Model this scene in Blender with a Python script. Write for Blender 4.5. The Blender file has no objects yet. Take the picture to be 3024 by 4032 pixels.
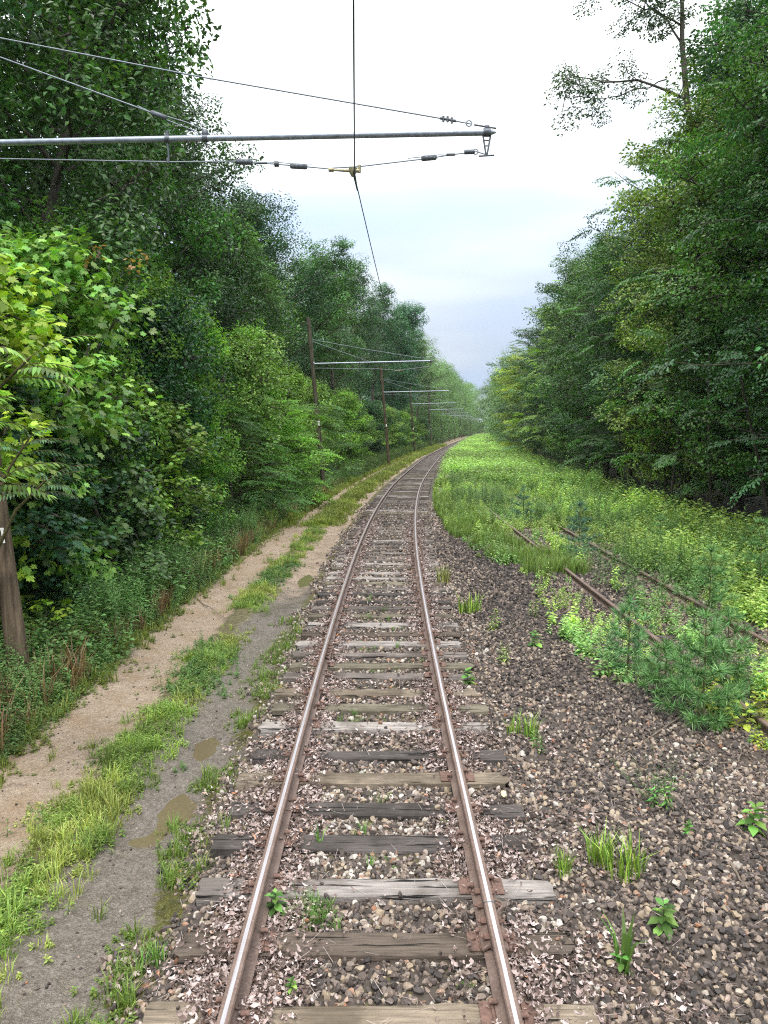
import bpy, math, random
import numpy as np
from mathutils import Vector, Matrix

R = math.radians
PI = math.pi
C = bpy.context.scene.collection
SC = bpy.context.scene
rng = np.random.default_rng(7)
random.seed(7)

# ------------------------------------------------------------------ camera
CAM_Z = 3.18
PITCH = 6.2
cam = bpy.data.cameras.new("camera")
cam.sensor_fit = 'VERTICAL'
cam.sensor_height = 36.0
cam.lens = 36.0 * 769.0 / 1024.0
cam.clip_start = 0.1
cam.clip_end = 3000.0
camo = bpy.data.objects.new("camera", cam)
camo.location = (0, 0, CAM_Z)
camo.rotation_euler = (R(90 - PITCH), 0, 0)
C.objects.link(camo)
SC.camera = camo

# ------------------------------------------------------------------ world
SUN_EL, SUN_AZ = 62.0, 192.0          # azimuth clockwise from +Y
world = bpy.data.worlds.new("World")
SC.world = world
world.use_nodes = True
wt = world.node_tree
wt.nodes.clear()
def wn(t, **kw):
    n = wt.nodes.new(t)
    for k, v in kw.items():
        setattr(n, k, v)
    return n
w_out = wn('ShaderNodeOutputWorld')
w_sky = wn('ShaderNodeTexSky', sky_type='NISHITA', sun_disc=False)
w_sky.sun_elevation = R(SUN_EL)
w_sky.sun_rotation = R(SUN_AZ)
w_bg1 = wn('ShaderNodeBackground')
w_bg1.inputs['Strength'].default_value = 0.10
wt.links.new(w_sky.outputs[0], w_bg1.inputs['Color'])
# overcast cloud deck, by direction
w_tc = wn('ShaderNodeTexCoord')
w_sep = wn('ShaderNodeSeparateXYZ')
wt.links.new(w_tc.outputs['Generated'], w_sep.inputs[0])
w_map = wn('ShaderNodeMapping')
w_map.inputs['Scale'].default_value = (1.0, 1.0, 5.0)
w_map.inputs['Rotation'].default_value = (0, R(-5), 0)
wt.links.new(w_tc.outputs['Generated'], w_map.inputs['Vector'])
w_no = wn('ShaderNodeTexNoise')
w_no.inputs['Scale'].default_value = 1.7
w_no.inputs['Detail'].default_value = 3.5
w_no.inputs['Roughness'].default_value = 0.42
wt.links.new(w_map.outputs[0], w_no.inputs['Vector'])
w_m1 = wn('ShaderNodeMath', operation='MULTIPLY_ADD')
w_m1.inputs[1].default_value = 0.95
w_m1.inputs[2].default_value = -0.455
wt.links.new(w_no.outputs['Fac'], w_m1.inputs[0])
w_m2 = wn('ShaderNodeMath', operation='ADD')
wt.links.new(w_sep.outputs['Z'], w_m2.inputs[0])
wt.links.new(w_m1.outputs[0], w_m2.inputs[1])
w_rp = wn('ShaderNodeValToRGB')
els = [(0.0, (0.80, 0.90, 1.0)), (0.065, (0.86, 0.95, 1.02)), (0.105, (0.55, 0.69, 0.95)), (0.17, (0.60, 0.72, 0.94)),
       (0.235, (0.66, 0.76, 0.93)), (0.31, (0.80, 0.88, 0.98)), (0.44, (0.93, 0.97, 1.0)), (0.62, (1.0, 1.0, 1.0)), (1.0, (1.0, 1.0, 1.0))]
cr = w_rp.color_ramp
while len(cr.elements) < len(els):
    cr.elements.new(0.5)
for e, (p, c) in zip(cr.elements, els):
    e.position = p
    e.color = (*[min(x, 1.0) for x in c], 1)
wt.links.new(w_m2.outputs[0], w_rp.inputs[0])
w_st = wn('ShaderNodeMapRange')
w_st.inputs['From Min'].default_value = 0.10
w_st.inputs['From Max'].default_value = 0.75
w_st.inputs['To Min'].default_value = 0.57
w_st.inputs['To Max'].default_value = 1.75
wt.links.new(w_sep.outputs['Z'], w_st.inputs['Value'])
w_bg2 = wn('ShaderNodeBackground')
wt.links.new(w_rp.outputs[0], w_bg2.inputs['Color'])
wt.links.new(w_st.outputs[0], w_bg2.inputs['Strength'])
w_mix = wn('ShaderNodeMixShader')
w_mix.inputs[0].default_value = 0.93
wt.links.new(w_bg1.outputs[0], w_mix.inputs[1])
wt.links.new(w_bg2.outputs[0], w_mix.inputs[2])
wt.links.new(w_mix.outputs[0], w_out.inputs[0])

sun = bpy.data.lights.new("sun", 'SUN')
sun.energy = 1.5
sun.angle = R(14)
sun.color = (1.0, 0.96, 0.90)
suno = bpy.data.objects.new("sun", sun)
sd = Vector((math.sin(R(SUN_AZ)) * math.cos(R(SUN_EL)), math.cos(R(SUN_AZ)) * math.cos(R(SUN_EL)), math.sin(R(SUN_EL))))
suno.rotation_euler = (-sd).to_track_quat('-Z', 'Y').to_euler()
C.objects.link(suno)

SC.view_settings.view_transform = 'Standard'
SC.view_settings.look = 'None'
SC.view_settings.exposure = 0.75
SC.view_settings.gamma = 1.0
SC.view_settings.use_curve_mapping = False
SC.render.engine = 'CYCLES'
SC.cycles.use_denoising = False
try:
    SC.cycles.denoiser = 'OPENIMAGEDENOISE'
    SC.cycles.denoising_prefilter = 'ACCURATE'
except Exception:
    pass
SC.cycles.pixel_filter_type = 'BLACKMAN_HARRIS'
SC.cycles.filter_width = 1.15
SC.cycles.max_bounces = 6
SC.cycles.diffuse_bounces = 3
SC.cycles.glossy_bounces = 2
SC.cycles.transmission_bounces = 3
SC.cycles.volume_bounces = 1
SC.cycles.caustics_reflective = False
SC.cycles.caustics_refractive = False
SC.cycles.use_adaptive_sampling = True
SC.cycles.adaptive_threshold = 0.01

# ------------------------------------------------------------------ track geometry
ZS = np.array([-60, -10, 3.6, 5.4, 8.7, 14.8, 22, 32.7, 40, 56, 71, 85.8, 104, 136, 156, 170, 200, 230, 262, 294, 308, 340, 380, 450, 700.])
XS = np.array([0.6, 0.05, -.085, -.096, -.098, -.045, .13, .63, 1.1, 2.56, 4.05, 5.55, 7.85, 11.9, 14.4, 16.3, 20.4, 24.4, 28.6, 33.2, 35.6, 42, 52, 75, 190.])
def _pchip(x, xp, fp):
    # monotone-ish cubic hermite
    x = np.asarray(x, float)
    h = np.diff(xp); d = np.diff(fp) / h
    m = np.zeros_like(fp)
    m[1:-1] = (d[:-1] * h[1:] + d[1:] * h[:-1]) / (h[:-1] + h[1:])
    m[0] = d[0]; m[-1] = d[-1]
    i = np.clip(np.searchsorted(xp, x) - 1, 0, len(xp) - 2)
    t = (x - xp[i]) / h[i]
    t2 = t * t; t3 = t2 * t
    return (2*t3-3*t2+1)*fp[i] + (t3-2*t2+t)*h[i]*m[i] + (-2*t3+3*t2)*fp[i+1] + (t3-t2)*h[i]*m[i+1]
_ys = np.arange(-60, 700, 1.0)
_xs = _pchip(_ys, ZS, XS)
k = np.ones(9) / 9
for _ in range(3):
    _xs[8:-8] = np.convolve(np.pad(_xs, 4, mode='edge'), k, 'valid')[8:-8]
def cx(y):
    return np.interp(y, _ys, _xs)
def heading(y):                       # dx/dy
    return (cx(np.asarray(y) + 1.5) - cx(np.asarray(y) - 1.5)) / 3.0

# value noise
_tab = rng.random((256, 256))
def vnoise(x, y, s=1.0):
    x = np.asarray(x, float) / s + 1000.0
    y = np.asarray(y, float) / s + 1000.0
    xi = np.floor(x).astype(int); yi = np.floor(y).astype(int)
    fx = x - xi; fy = y - yi
    fx = fx*fx*(3-2*fx); fy = fy*fy*(3-2*fy)
    a = _tab[xi % 256, yi % 256]; b = _tab[(xi+1) % 256, yi % 256]
    c = _tab[xi % 256, (yi+1) % 256]; d = _tab[(xi+1) % 256, (yi+1) % 256]
    return (a*(1-fx)+b*fx)*(1-fy) + (c*(1-fx)+d*fx)*fy

_po = np.array([-400, -60, -30, -14, -8, -5, -4.2, -3.7, -3.35, -2.85, -2.45, -2.15, -1.8, -1.45, -1.25, -1.0, 1.0, 1.3, 1.9, 3, 3.7, 6.2, 7.2, 9, 14, 60, 400.])
_pz = np.array([6, 3.0, 1.2, .15, -.05, -.10, -.10, -.12, -.17, -.17, -.10, -.13, -.18, -.165, -.11, -.055, -.055, -.07, -.08, -.10, -.13, -.13, -.18, -.32, -.45, 0, 4.])
PUD = [(-1.74, 6.50, .24, .34), (-2.00, 5.98, .27, .20), (-1.84, 7.85, .26, .42), (-1.80, 16.9, .34, 1.2), (-1.95, 33.5, .4, 2.0)]
def gz(o, y):
    o = np.asarray(o, float); y = np.asarray(y, float)
    z = np.interp(o, _po, _pz)
    outer = np.clip((np.abs(o + 0.2) - 1.3) / 1.2, 0, 1)
    fade = 1.0 / (1.0 + np.abs(y) / 200)
    z = z + (vnoise(o, y, 1.3) - .5) * .05 * outer * fade + (vnoise(o + 9, y, .35) - .5) * .022 * (0.25 + outer) + (vnoise(o, y + 31, .12) - .5) * .012
    z = z + (vnoise(o, y, 14.) - .5) * .5 * np.clip((np.abs(o) - 8) / 10, 0, 1)
    for (po, py, ro, ry) in PUD:
        d = ((o - po) / ro) ** 2 + ((y - py) / ry) ** 2
        z = z - .045 * np.exp(-d * 1.1)
    return z
def W(o, y, z=0.0):
    return (float(cx(y)) + o, y, z)
def G(o, y, dz=0.0):
    return (float(cx(y)) + o, y, float(gz(o, y)) + dz)

# ------------------------------------------------------------------ mesh helper
class Geo:
    def __init__(s):
        s.V = []; s.T = []; s.Q = []; s.r = []; s.mt = []; s.mq = []; s.n = 0
    def add(s, V, F, rnd=0.5, mi=0):
        V = np.asarray(V, float).reshape(-1, 3); F = np.asarray(F, int)
        if len(F):
            if F.shape[1] == 3:
                s.T.append(F + s.n); s.mt.append(np.full(len(F), mi))
            else:
                s.Q.append(F + s.n); s.mq.append(np.full(len(F), mi))
        s.V.append(V)
        s.r.append(np.broadcast_to(np.asarray(rnd, float), (len(V),)))
        s.n += len(V)
        return s
    def arrays(s):
        V = np.concatenate(s.V) if s.V else np.zeros((0, 3))
        T = np.concatenate(s.T) if s.T else np.zeros((0, 3), int)
        Q = np.concatenate(s.Q) if s.Q else np.zeros((0, 4), int)
        r = np.concatenate(s.r) if s.r else np.zeros(0)
        return V, T, Q, r
    def mesh(s, name, mats, smooth=False):
        V, T, Q, r = s.arrays()
        me = bpy.data.meshes.new(name)
        me.vertices.add(len(V))
        me.vertices.foreach_set('co', V.astype(np.float32).ravel())
        loops = np.concatenate([T.ravel(), Q.ravel()]).astype(np.int32)
        me.loops.add(len(loops))
        me.loops.foreach_set('vertex_index', loops)
        nt, nq = len(T), len(Q)
        starts = np.concatenate([np.arange(nt) * 3, nt * 3 + np.arange(nq) * 4]).astype(np.int32)
        me.polygons.add(nt + nq)
        me.polygons.foreach_set('loop_start', starts)
        mi = np.concatenate([np.concatenate(s.mt) if s.mt else np.zeros(0), np.concatenate(s.mq) if s.mq else np.zeros(0)]).astype(np.int32)
        for m in (mats if isinstance(mats, (list, tuple)) else [mats]):
            me.materials.append(m)
        me.polygons.foreach_set('material_index', mi)
        me.polygons.foreach_set('use_smooth', np.full(nt + nq, bool(smooth)))
        a = me.attributes.new('rnd', 'FLOAT', 'POINT')
        a.data.foreach_set('value', r.astype(np.float32))
        me.update(calc_edges=True)
        return me

def obj(name, geo, mats=None, parent=None, loc=(0, 0, 0), rotz=0.0, color=None, smooth=False):
    me = geo.mesh(name, mats, smooth) if isinstance(geo, Geo) else geo
    o = bpy.data.objects.new(name, me)
    C.objects.link(o)
    o.location = loc
    o.rotation_euler = (0, 0, rotz)
    if parent is not None:
        o.parent = parent
    if color is not None:
        o.color = (*color, 1.0)
    return o
def tag(o, label=None, cat=None, group=None, kind=None):
    if label: o['label'] = label
    if cat: o['category'] = cat
    if group: o['group'] = group
    if kind: o['kind'] = kind
    return o
def thing(name, label, cat, loc=(0, 0, 0), rotz=0.0, group=None):
    o = bpy.data.objects.new(name, None)
    o.empty_display_size = 0.3
    C.objects.link(o)
    o.location = loc
    o.rotation_euler = (0, 0, rotz)
    return tag(o, label, cat, group)

def nrm(v):
    v = np.asarray(v, float)
    return v / np.maximum(np.linalg.norm(v, axis=-1, keepdims=True), 1e-9)
def tube(geo, pts, rad, n=8, mi=0, rnd=.5, cap=True):
    pts = np.asarray(pts, float); m = len(pts)
    rad = np.broadcast_to(np.asarray(rad, float), (m,))
    t = np.gradient(pts, axis=0); t = nrm(t)
    up = np.array([0, 0, 1.0])
    if abs(t[0] @ up) > .9: up = np.array([0, 1.0, 0])
    a = np.linspace(0, 2 * PI, n, endpoint=False)
    V = np.zeros((m, n, 3))
    prev = nrm(np.cross(t[0], up))
    for i in range(m):
        u = prev - t[i] * (prev @ t[i]); u = nrm(u); prev = u
        v = np.cross(t[i], u)
        V[i] = pts[i] + rad[i] * (np.cos(a)[:, None] * u + np.sin(a)[:, None] * v)
    idx = np.arange(m * n).reshape(m, n)
    A = idx[:-1]; B = idx[1:]
    F = np.stack([A, np.roll(A, -1, 1), np.roll(B, -1, 1), B], -1).reshape(-1, 4)
    Vv = V.reshape(-1, 3)
    geo.add(Vv, F, rnd, mi)
    if cap:
        for row, p, fl in ((0, pts[0], 1), (m - 1, pts[-1], 0)):
            ring = V[row]
            VV = np.vstack([ring, p[None]])
            k_ = np.arange(n)
            FF = np.stack([k_, np.roll(k_, -1), np.full(n, n)], -1)
            if fl: FF = FF[:, ::-1]
            geo.add(VV, FF, rnd, mi)
    return geo
def box(geo, c, s, mi=0, rnd=.5, rot=None, taper=None):
    x, y, z = [q / 2 for q in s]
    V = np.array([[-x,-y,-z],[x,-y,-z],[x,y,-z],[-x,y,-z],[-x,-y,z],[x,-y,z],[x,y,z],[-x,y,z]])
    if taper: V[4:, :2] *= taper
    if rot is not None: V = V @ np.array(rot).T
    V = V + np.array(c)
    F = [[0,3,2,1],[4,5,6,7],[0,1,5,4],[1,2,6,5],[2,3,7,6],[3,0,4,7]]
    return geo.add(V, F, rnd, mi)
def bbox(geo, c, s, b=.006, mi=0, rnd=.5, rot=None):
    """chamfered box"""
    x, y, z = [q / 2 for q in s]
    pts = []
    for zz, ins in ((-z, b), (-z + b, 0), (z - b, 0), (z, b)):
        xx, yy = x - ins, y - ins
        pts += [(-xx+b,-yy,zz),(xx-b,-yy,zz),(xx,-yy+b,zz),(xx,yy-b,zz),(xx-b,yy,zz),(-xx+b,yy,zz),(-xx,yy-b,zz),(-xx,-yy+b,zz)]
    V = np.array(pts)
    if rot is not None: V = V @ np.array(rot).T
    V = V + np.array(c)
    F = []
    for l in range(3):
        for i in range(8):
            j = (i + 1) % 8
            F.append([l*8+i, l*8+j, l*8+8+j, l*8+8+i])
    geo.add(V, F, rnd, mi)
    T = []
    for l, fl in ((0, 1), (24, 0)):
        for i in range(1, 7):
            f = [l, l+i, l+i+1]
            T.append(f[::-1] if fl else f)
    V2 = V.copy()
    geo.add(V2, T, rnd, mi)
    return geo
def rotz_m(a):
    c, s = math.cos(a), math.sin(a)
    return np.array([[c, -s, 0], [s, c, 0], [0, 0, 1.0]])

# ------------------------------------------------------------------ materials
def mat_new(name):
    m = bpy.data.materials.new(name)
    m.use_nodes = True
    nt = m.node_tree
    nt.nodes.clear()
    out = nt.nodes.new('ShaderNodeOutputMaterial')
    return m, nt, out
class NT:
    """small node-building helper"""
    def __init__(s, nt): s.nt = nt
    def n(s, t, **kw):
        nd = s.nt.nodes.new(t)
        for k_, v in kw.items(): setattr(nd, k_, v)
        return nd
    def l(s, a, b): s.nt.links.new(a, b)
    def setin(s, nd, i, v):
        if hasattr(v, 'is_output') or isinstance(v, bpy.types.NodeSocket): s.l(v, nd.inputs[i])
        else: nd.inputs[i].default_value = v
    def math(s, op, a, b=0.0, c=0.0, clamp=False):
        nd = s.n('ShaderNodeMath', operation=op); nd.use_clamp = clamp
        s.setin(nd, 0, a); s.setin(nd, 1, b); s.setin(nd, 2, c)
        return nd.outputs[0]
    def mix(s, f, a, b, mode='MIX'):
        nd = s.n('ShaderNodeMix', data_type='RGBA', blend_type=mode)
        s.setin(nd, 0, f)
        for i, v in ((6, a), (7, b)):
            if isinstance(v, (tuple, list)): v = (*v[:3], 1)
            s.setin(nd, i, v)
        return nd.outputs[2]
    def mapr(s, v, a, b, c=0.0, d=1.0, smooth=False):
        nd = s.n('ShaderNodeMapRange')
        if smooth: nd.interpolation_type = 'SMOOTHSTEP'
        s.setin(nd, 0, v)
        for i, q in zip((1, 2, 3, 4), (a, b, c, d)): s.setin(nd, i, q)
        return nd.outputs[0]
    def noise(s, vec, scale, detail=3, rough=.5, dist=0.0):
        nd = s.n('ShaderNodeTexNoise')
        if vec is not None: s.l(vec, nd.inputs['Vector'])
        nd.inputs['Scale'].default_value = scale; nd.inputs['Detail'].default_value = detail
        nd.inputs['Roughness'].default_value = rough; nd.inputs['Distortion'].default_value = dist
        return nd
    def voro(s, vec, scale, feature='F1'):
        nd = s.n('ShaderNodeTexVoronoi', feature=feature)
        if vec is not None: s.l(vec, nd.inputs['Vector'])
        nd.inputs['Scale'].default_value = scale
        return nd
    def attr(s, name):
        nd = s.n('ShaderNodeAttribute', attribute_name=name)
        return nd
    def bump(s, h, strength=.5, dist=.02):
        nd = s.n('ShaderNodeBump')
        nd.inputs['Strength'].default_value = strength; nd.inputs['Distance'].default_value = dist
        s.l(h, nd.inputs['Height'])
        return nd.outputs[0]
    def bsdf(s, color, rough=.7, spec=.5, metal=0.0, normal=None):
        nd = s.n('ShaderNodeBsdfPrincipled')
        if isinstance(color, (tuple, list)): color = (*color[:3], 1)
        s.setin(nd, 'Base Color', color); s.setin(nd, 'Roughness', rough)
        s.setin(nd, 'Specular IOR Level', spec); s.setin(nd, 'Metallic', metal)
        if normal is not None: s.l(normal, nd.inputs['Normal'])
        return nd

def leaf_material(name, trans=.24, rough=.40, spec=.45):
    """foliage; the tint is the object's own colour, varied leaf by leaf"""
    m, nt, out = mat_new(name); h = NT(nt)
    oi = h.n('ShaderNodeObjectInfo')
    r = h.attr('rnd').outputs['Fac']
    val = h.math('MULTIPLY_ADD', h.math('POWER', r, 1.8), 2.0, .40)
    col = h.mix(1.0, oi.outputs['Color'], (1, 1, 1), 'MULTIPLY')
    hsv = h.n('ShaderNodeHueSaturation')
    h.l(col, hsv.inputs['Color'])
    h.l(val, hsv.inputs['Value'])
    hue = h.mapr(h.math('FRACT', h.math('MULTIPLY', r, 17.3)), 0, 1, .525, .475)
    h.l(hue, hsv.inputs['Hue'])
    p = h.bsdf(hsv.outputs[0], rough, spec)
    tr = h.n('ShaderNodeBsdfTranslucent')
    tc = h.mix(1.0, hsv.outputs[0], (1.45, 1.6, .55), 'MULTIPLY')
    h.l(tc, tr.inputs['Color'])
    ms = h.n('ShaderNodeMixShader'); ms.inputs[0].default_value = trans
    h.l(p.outputs[0], ms.inputs[1]); h.l(tr.outputs[0], ms.inputs[2])
    h.l(ms.outputs[0], out.inputs[0])
    return m
M = {}
M['leaf'] = leaf_material('leaf')
M['leaf_soft'] = leaf_material('soft_leaf', trans=.30, rough=.55, spec=.35)
M['needle'] = leaf_material('needle', trans=.2, rough=.5, spec=.4)

def bark_material(name, c1, c2, scale=6.0, stretch=.12, tint=False):
    m, nt, out = mat_new(name); h = NT(nt)
    tc = h.n('ShaderNodeTexCoord')
    mp = h.n('ShaderNodeMapping'); mp.inputs['Scale'].default_value = (1, 1, stretch)
    h.l(tc.outputs['Object'], mp.inputs['Vector'])
    n1 = h.noise(mp.outputs[0], scale * 4, 6, .65)
    n2 = h.noise(tc.outputs['Object'], scale * .35, 2, .5)
    f = h.mapr(n1.outputs['Fac'], .33, .68)
    col = h.mix(f, c1, c2)
    col = h.mix(h.mapr(n2.outputs['Fac'], .4, .7, 0, .55), col, tuple(x * .55 for x in c1))
    if tint:
        oi = h.n('ShaderNodeObjectInfo')
        col = h.mix(1.0, col, oi.outputs['Color'], 'MULTIPLY')
    p = h.bsdf(col, .88, .25, normal=h.bump(n1.outputs['Fac'], .8, .03))
    h.l(p.outputs[0], out.inputs[0])
    return m
M['bark'] = bark_material('bark', (.05, .042, .034), (.15, .135, .11))
M['bark_pale'] = bark_material('pale_bark', (.13, .12, .10), (.30, .28, .24))
M['stem'] = bark_material('green_stem', (.10, .10, .04), (.17, .14, .07), 20)
M['pole'] = bark_material('weathered_pole_wood', (.055, .042, .032), (.24, .20, .155), 5, .05, tint=True)
M['twig'] = bark_material('dry_twig', (.16, .12, .09), (.34, .29, .23), 30)

def simple(name, col, rough=.6, spec=.5, metal=0., nscale=20, var=.25, bump=.3):
    m, nt, out = mat_new(name); h = NT(nt)
    tc = h.n('ShaderNodeTexCoord')
    n1 = h.noise(tc.outputs['Object'], nscale, 5, .6)
    f = h.mapr(n1.outputs['Fac'], .3, .7)
    c = h.mix(f, tuple(x * (1 - var) for x in col), tuple(min(1, x * (1 + var)) for x in col))
    p = h.bsdf(c, rough, spec, metal, h.bump(n1.outputs['Fac'], bump, .004))
    h.l(p.outputs[0], out.inputs[0])
    return m
M['galv'] = simple('galvanised_steel', (.27, .31, .36), .42, .5, .55, 14, .25, .1)
M['iron'] = simple('dark_iron', (.10, .115, .13), .5, .5, .5, 40, .3)
M['bronze'] = simple('tarnished_bronze', (.30, .27, .16), .5, .5, .5, 40, .3)
M['cable'] = simple('steel_cable', (.20, .23, .27), .45, .5, .3, 30, .2)
M['wire'] = simple('old_wire', (.05, .06, .075), .5, .5, .3, 30, .2)
M['white'] = simple('white_paint', (.80, .80, .78), .5, .4, 0, 30, .06)
M['cutwood'] = simple('pale_dry_wood', (.62, .50, .34), .8, .2, 0, 30, .2)

def rust_mat():
    m, nt, out = mat_new('rusty_steel'); h = NT(nt)
    tc = h.n('ShaderNodeTexCoord')
    n1 = h.noise(tc.outputs['Object'], 3.2, 5, .62)
    n2 = h.noise(tc.outputs['Object'], 60, 4, .6)
    c = h.mix(h.mapr(n1.outputs['Fac'], .35, .65), (.110, .072, .058), (.185, .130, .108))
    c = h.mix(h.mapr(n2.outputs['Fac'], .48, .72, 0, .6), c, (.27, .20, .17))
    p = h.bsdf(c, .62, .45, 0.0, h.bump(n2.outputs['Fac'], .25, .002))
    h.l(p.outputs[0], out.inputs[0])
    return m
M['rust'] = rust_mat()
M['rust_plate'] = simple('rusty_plate', (.16, .098, .078), .75, .3, 0, 35, .4)
def shine_mat():
    m, nt, out = mat_new('polished_rail_head'); h = NT(nt)
    tc = h.n('ShaderNodeTexCoord')
    mp = h.n('ShaderNodeMapping'); mp.inputs['Scale'].default_value = (60, 1.2, 1)
    h.l(tc.outputs['Object'], mp.inputs['Vector'])
    n1 = h.noise(mp.outputs[0], 1.5, 4, .6)
    c = h.mix(h.mapr(n1.outputs['Fac'], .35, .75), (.62, .62, .67), (.42, .37, .36))
    p = h.bsdf(c, .33, .5, .85)
    h.l(p.outputs[0], out.inputs[0])
    return m
M['shine'] = shine_mat()

def tie_mat():
    m, nt, out = mat_new('weathered_tie_wood'); h = NT(nt)
    tc = h.n('ShaderNodeTexCoord'); oi = h.n('ShaderNodeObjectInfo')
    off = h.n('ShaderNodeVectorMath', operation='ADD')
    h.l(tc.outputs['Object'], off.inputs[0])
    cmb = h.n('ShaderNodeCombineXYZ')
    r1 = h.math('MULTIPLY', oi.outputs['Random'], 37.0)
    h.l(r1, cmb.inputs[0]); h.l(r1, cmb.inputs[1]); h.l(r1, cmb.inputs[2])
    h.l(cmb.outputs[0], off.inputs[1])
    mp = h.n('ShaderNodeMapping'); mp.inputs['Scale'].default_value = (1.4, 22, 14)
    h.l(off.outputs[0], mp.inputs['Vector'])
    n1 = h.noise(mp.outputs[0], 2.2, 7, .68, .35)
    mp2 = h.n('ShaderNodeMapping'); mp2.inputs['Scale'].default_value = (.55, 13, 13)
    h.l(off.outputs[0], mp2.inputs['Vector'])
    n2 = h.noise(mp2.outputs[0], 2.0, 3, .6, .3)
    n3 = h.noise(off.outputs[0], 2.2, 3, .55)
    g = h.mapr(n1.outputs['Fac'], .28, .72, .5, 1.5)
    col = h.mix(1.0, oi.outputs['Color'], h_val(h, g), 'MULTIPLY')
    col = h.mix(h.mapr(n3.outputs['Fac'], .45, .62, 0, .75), col, h.mix(1.0, oi.outputs['Color'], (.38, .36, .33), 'MULTIPLY'))
    crack = h.mapr(n2.outputs['Fac'], .60, .635)
    col = h.mix(crack, col, (.010, .009, .008))
    bh = h.math('SUBTRACT', n1.outputs['Fac'], h.math('MULTIPLY', crack, 1.4))
    p = h.bsdf(col, .78, .3, 0, h.bump(bh, .8, .02))
    h.l(p.outputs[0], out.inputs[0])
    return m
def h_val(h, v):
    c = h.n('ShaderNodeCombineColor')
    for i in range(3): h.l(v, c.inputs[i])
    return c.outputs[0]
M['tie'] = tie_mat()

def stone_mat():
    m, nt, out = mat_new('ballast_stone'); h = NT(nt)
    r = h.attr('rnd').outputs['Fac']
    rp = h.n('ShaderNodeValToRGB')
    cols = [(0, (.042, .036, .036)), (.22, (.095, .078, .074)), (.42, (.15, .12, .11)), (.60, (.25, .20, .175)), (.75, (.36, .29, .24)),
            (.86, (.46, .37, .27)), (.93, (.55, .50, .46)), (.975, (.36, .16, .08)), (1.0, (.62, .58, .55))]
    while len(rp.color_ramp.elements) < len(cols): rp.color_ramp.elements.new(.5)
    for e, (p_, c_) in zip(rp.color_ramp.elements, cols):
        e.position = p_; e.color = (*c_, 1)
    h.l(r, rp.inputs[0])
    tc = h.n('ShaderNodeTexCoord')
    n1 = h.noise(tc.outputs['Object'], 55, 4, .6)
    c = h.mix(h.mapr(n1.outputs['Fac'], .3, .7, 0, .55), rp.outputs[0], h.mix(1.0, rp.outputs[0], (.4, .37, .35), 'MULTIPLY'))
    oi = h.n('ShaderNodeObjectInfo')
    c = h.mix(1.0, c, oi.outputs['Color'], 'MULTIPLY')
    p = h.bsdf(c, .62, .45, 0, h.bump(n1.outputs['Fac'], .5, .006))
    h.l(p.outputs[0], out.inputs[0])
    return m
M['stone'] = stone_mat()
def litter_mat():
    m, nt, out = mat_new('dead_leaf'); h = NT(nt)
    r = h.attr('rnd').outputs['Fac']
    rp = h.n('ShaderNodeValToRGB')
    cols = [(0, (.07, .048, .040)), (.45, (.20, .145, .125)), (.65, (.38, .30, .28)), (.97, (.56, .48, .46)), (1.0, (.42, .20, .10))]
    while len(rp.color_ramp.elements) < len(cols): rp.color_ramp.elements.new(.5)
    for e, (p_, c_) in zip(rp.color_ramp.elements, cols):
        e.position = p_; e.color = (*c_, 1)
    h.l(r, rp.inputs[0])
    p = h.bsdf(rp.outputs[0], .65, .35)
    h.l(p.outputs[0], out.inputs[0])
    return m
M['litter'] = litter_mat()

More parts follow.
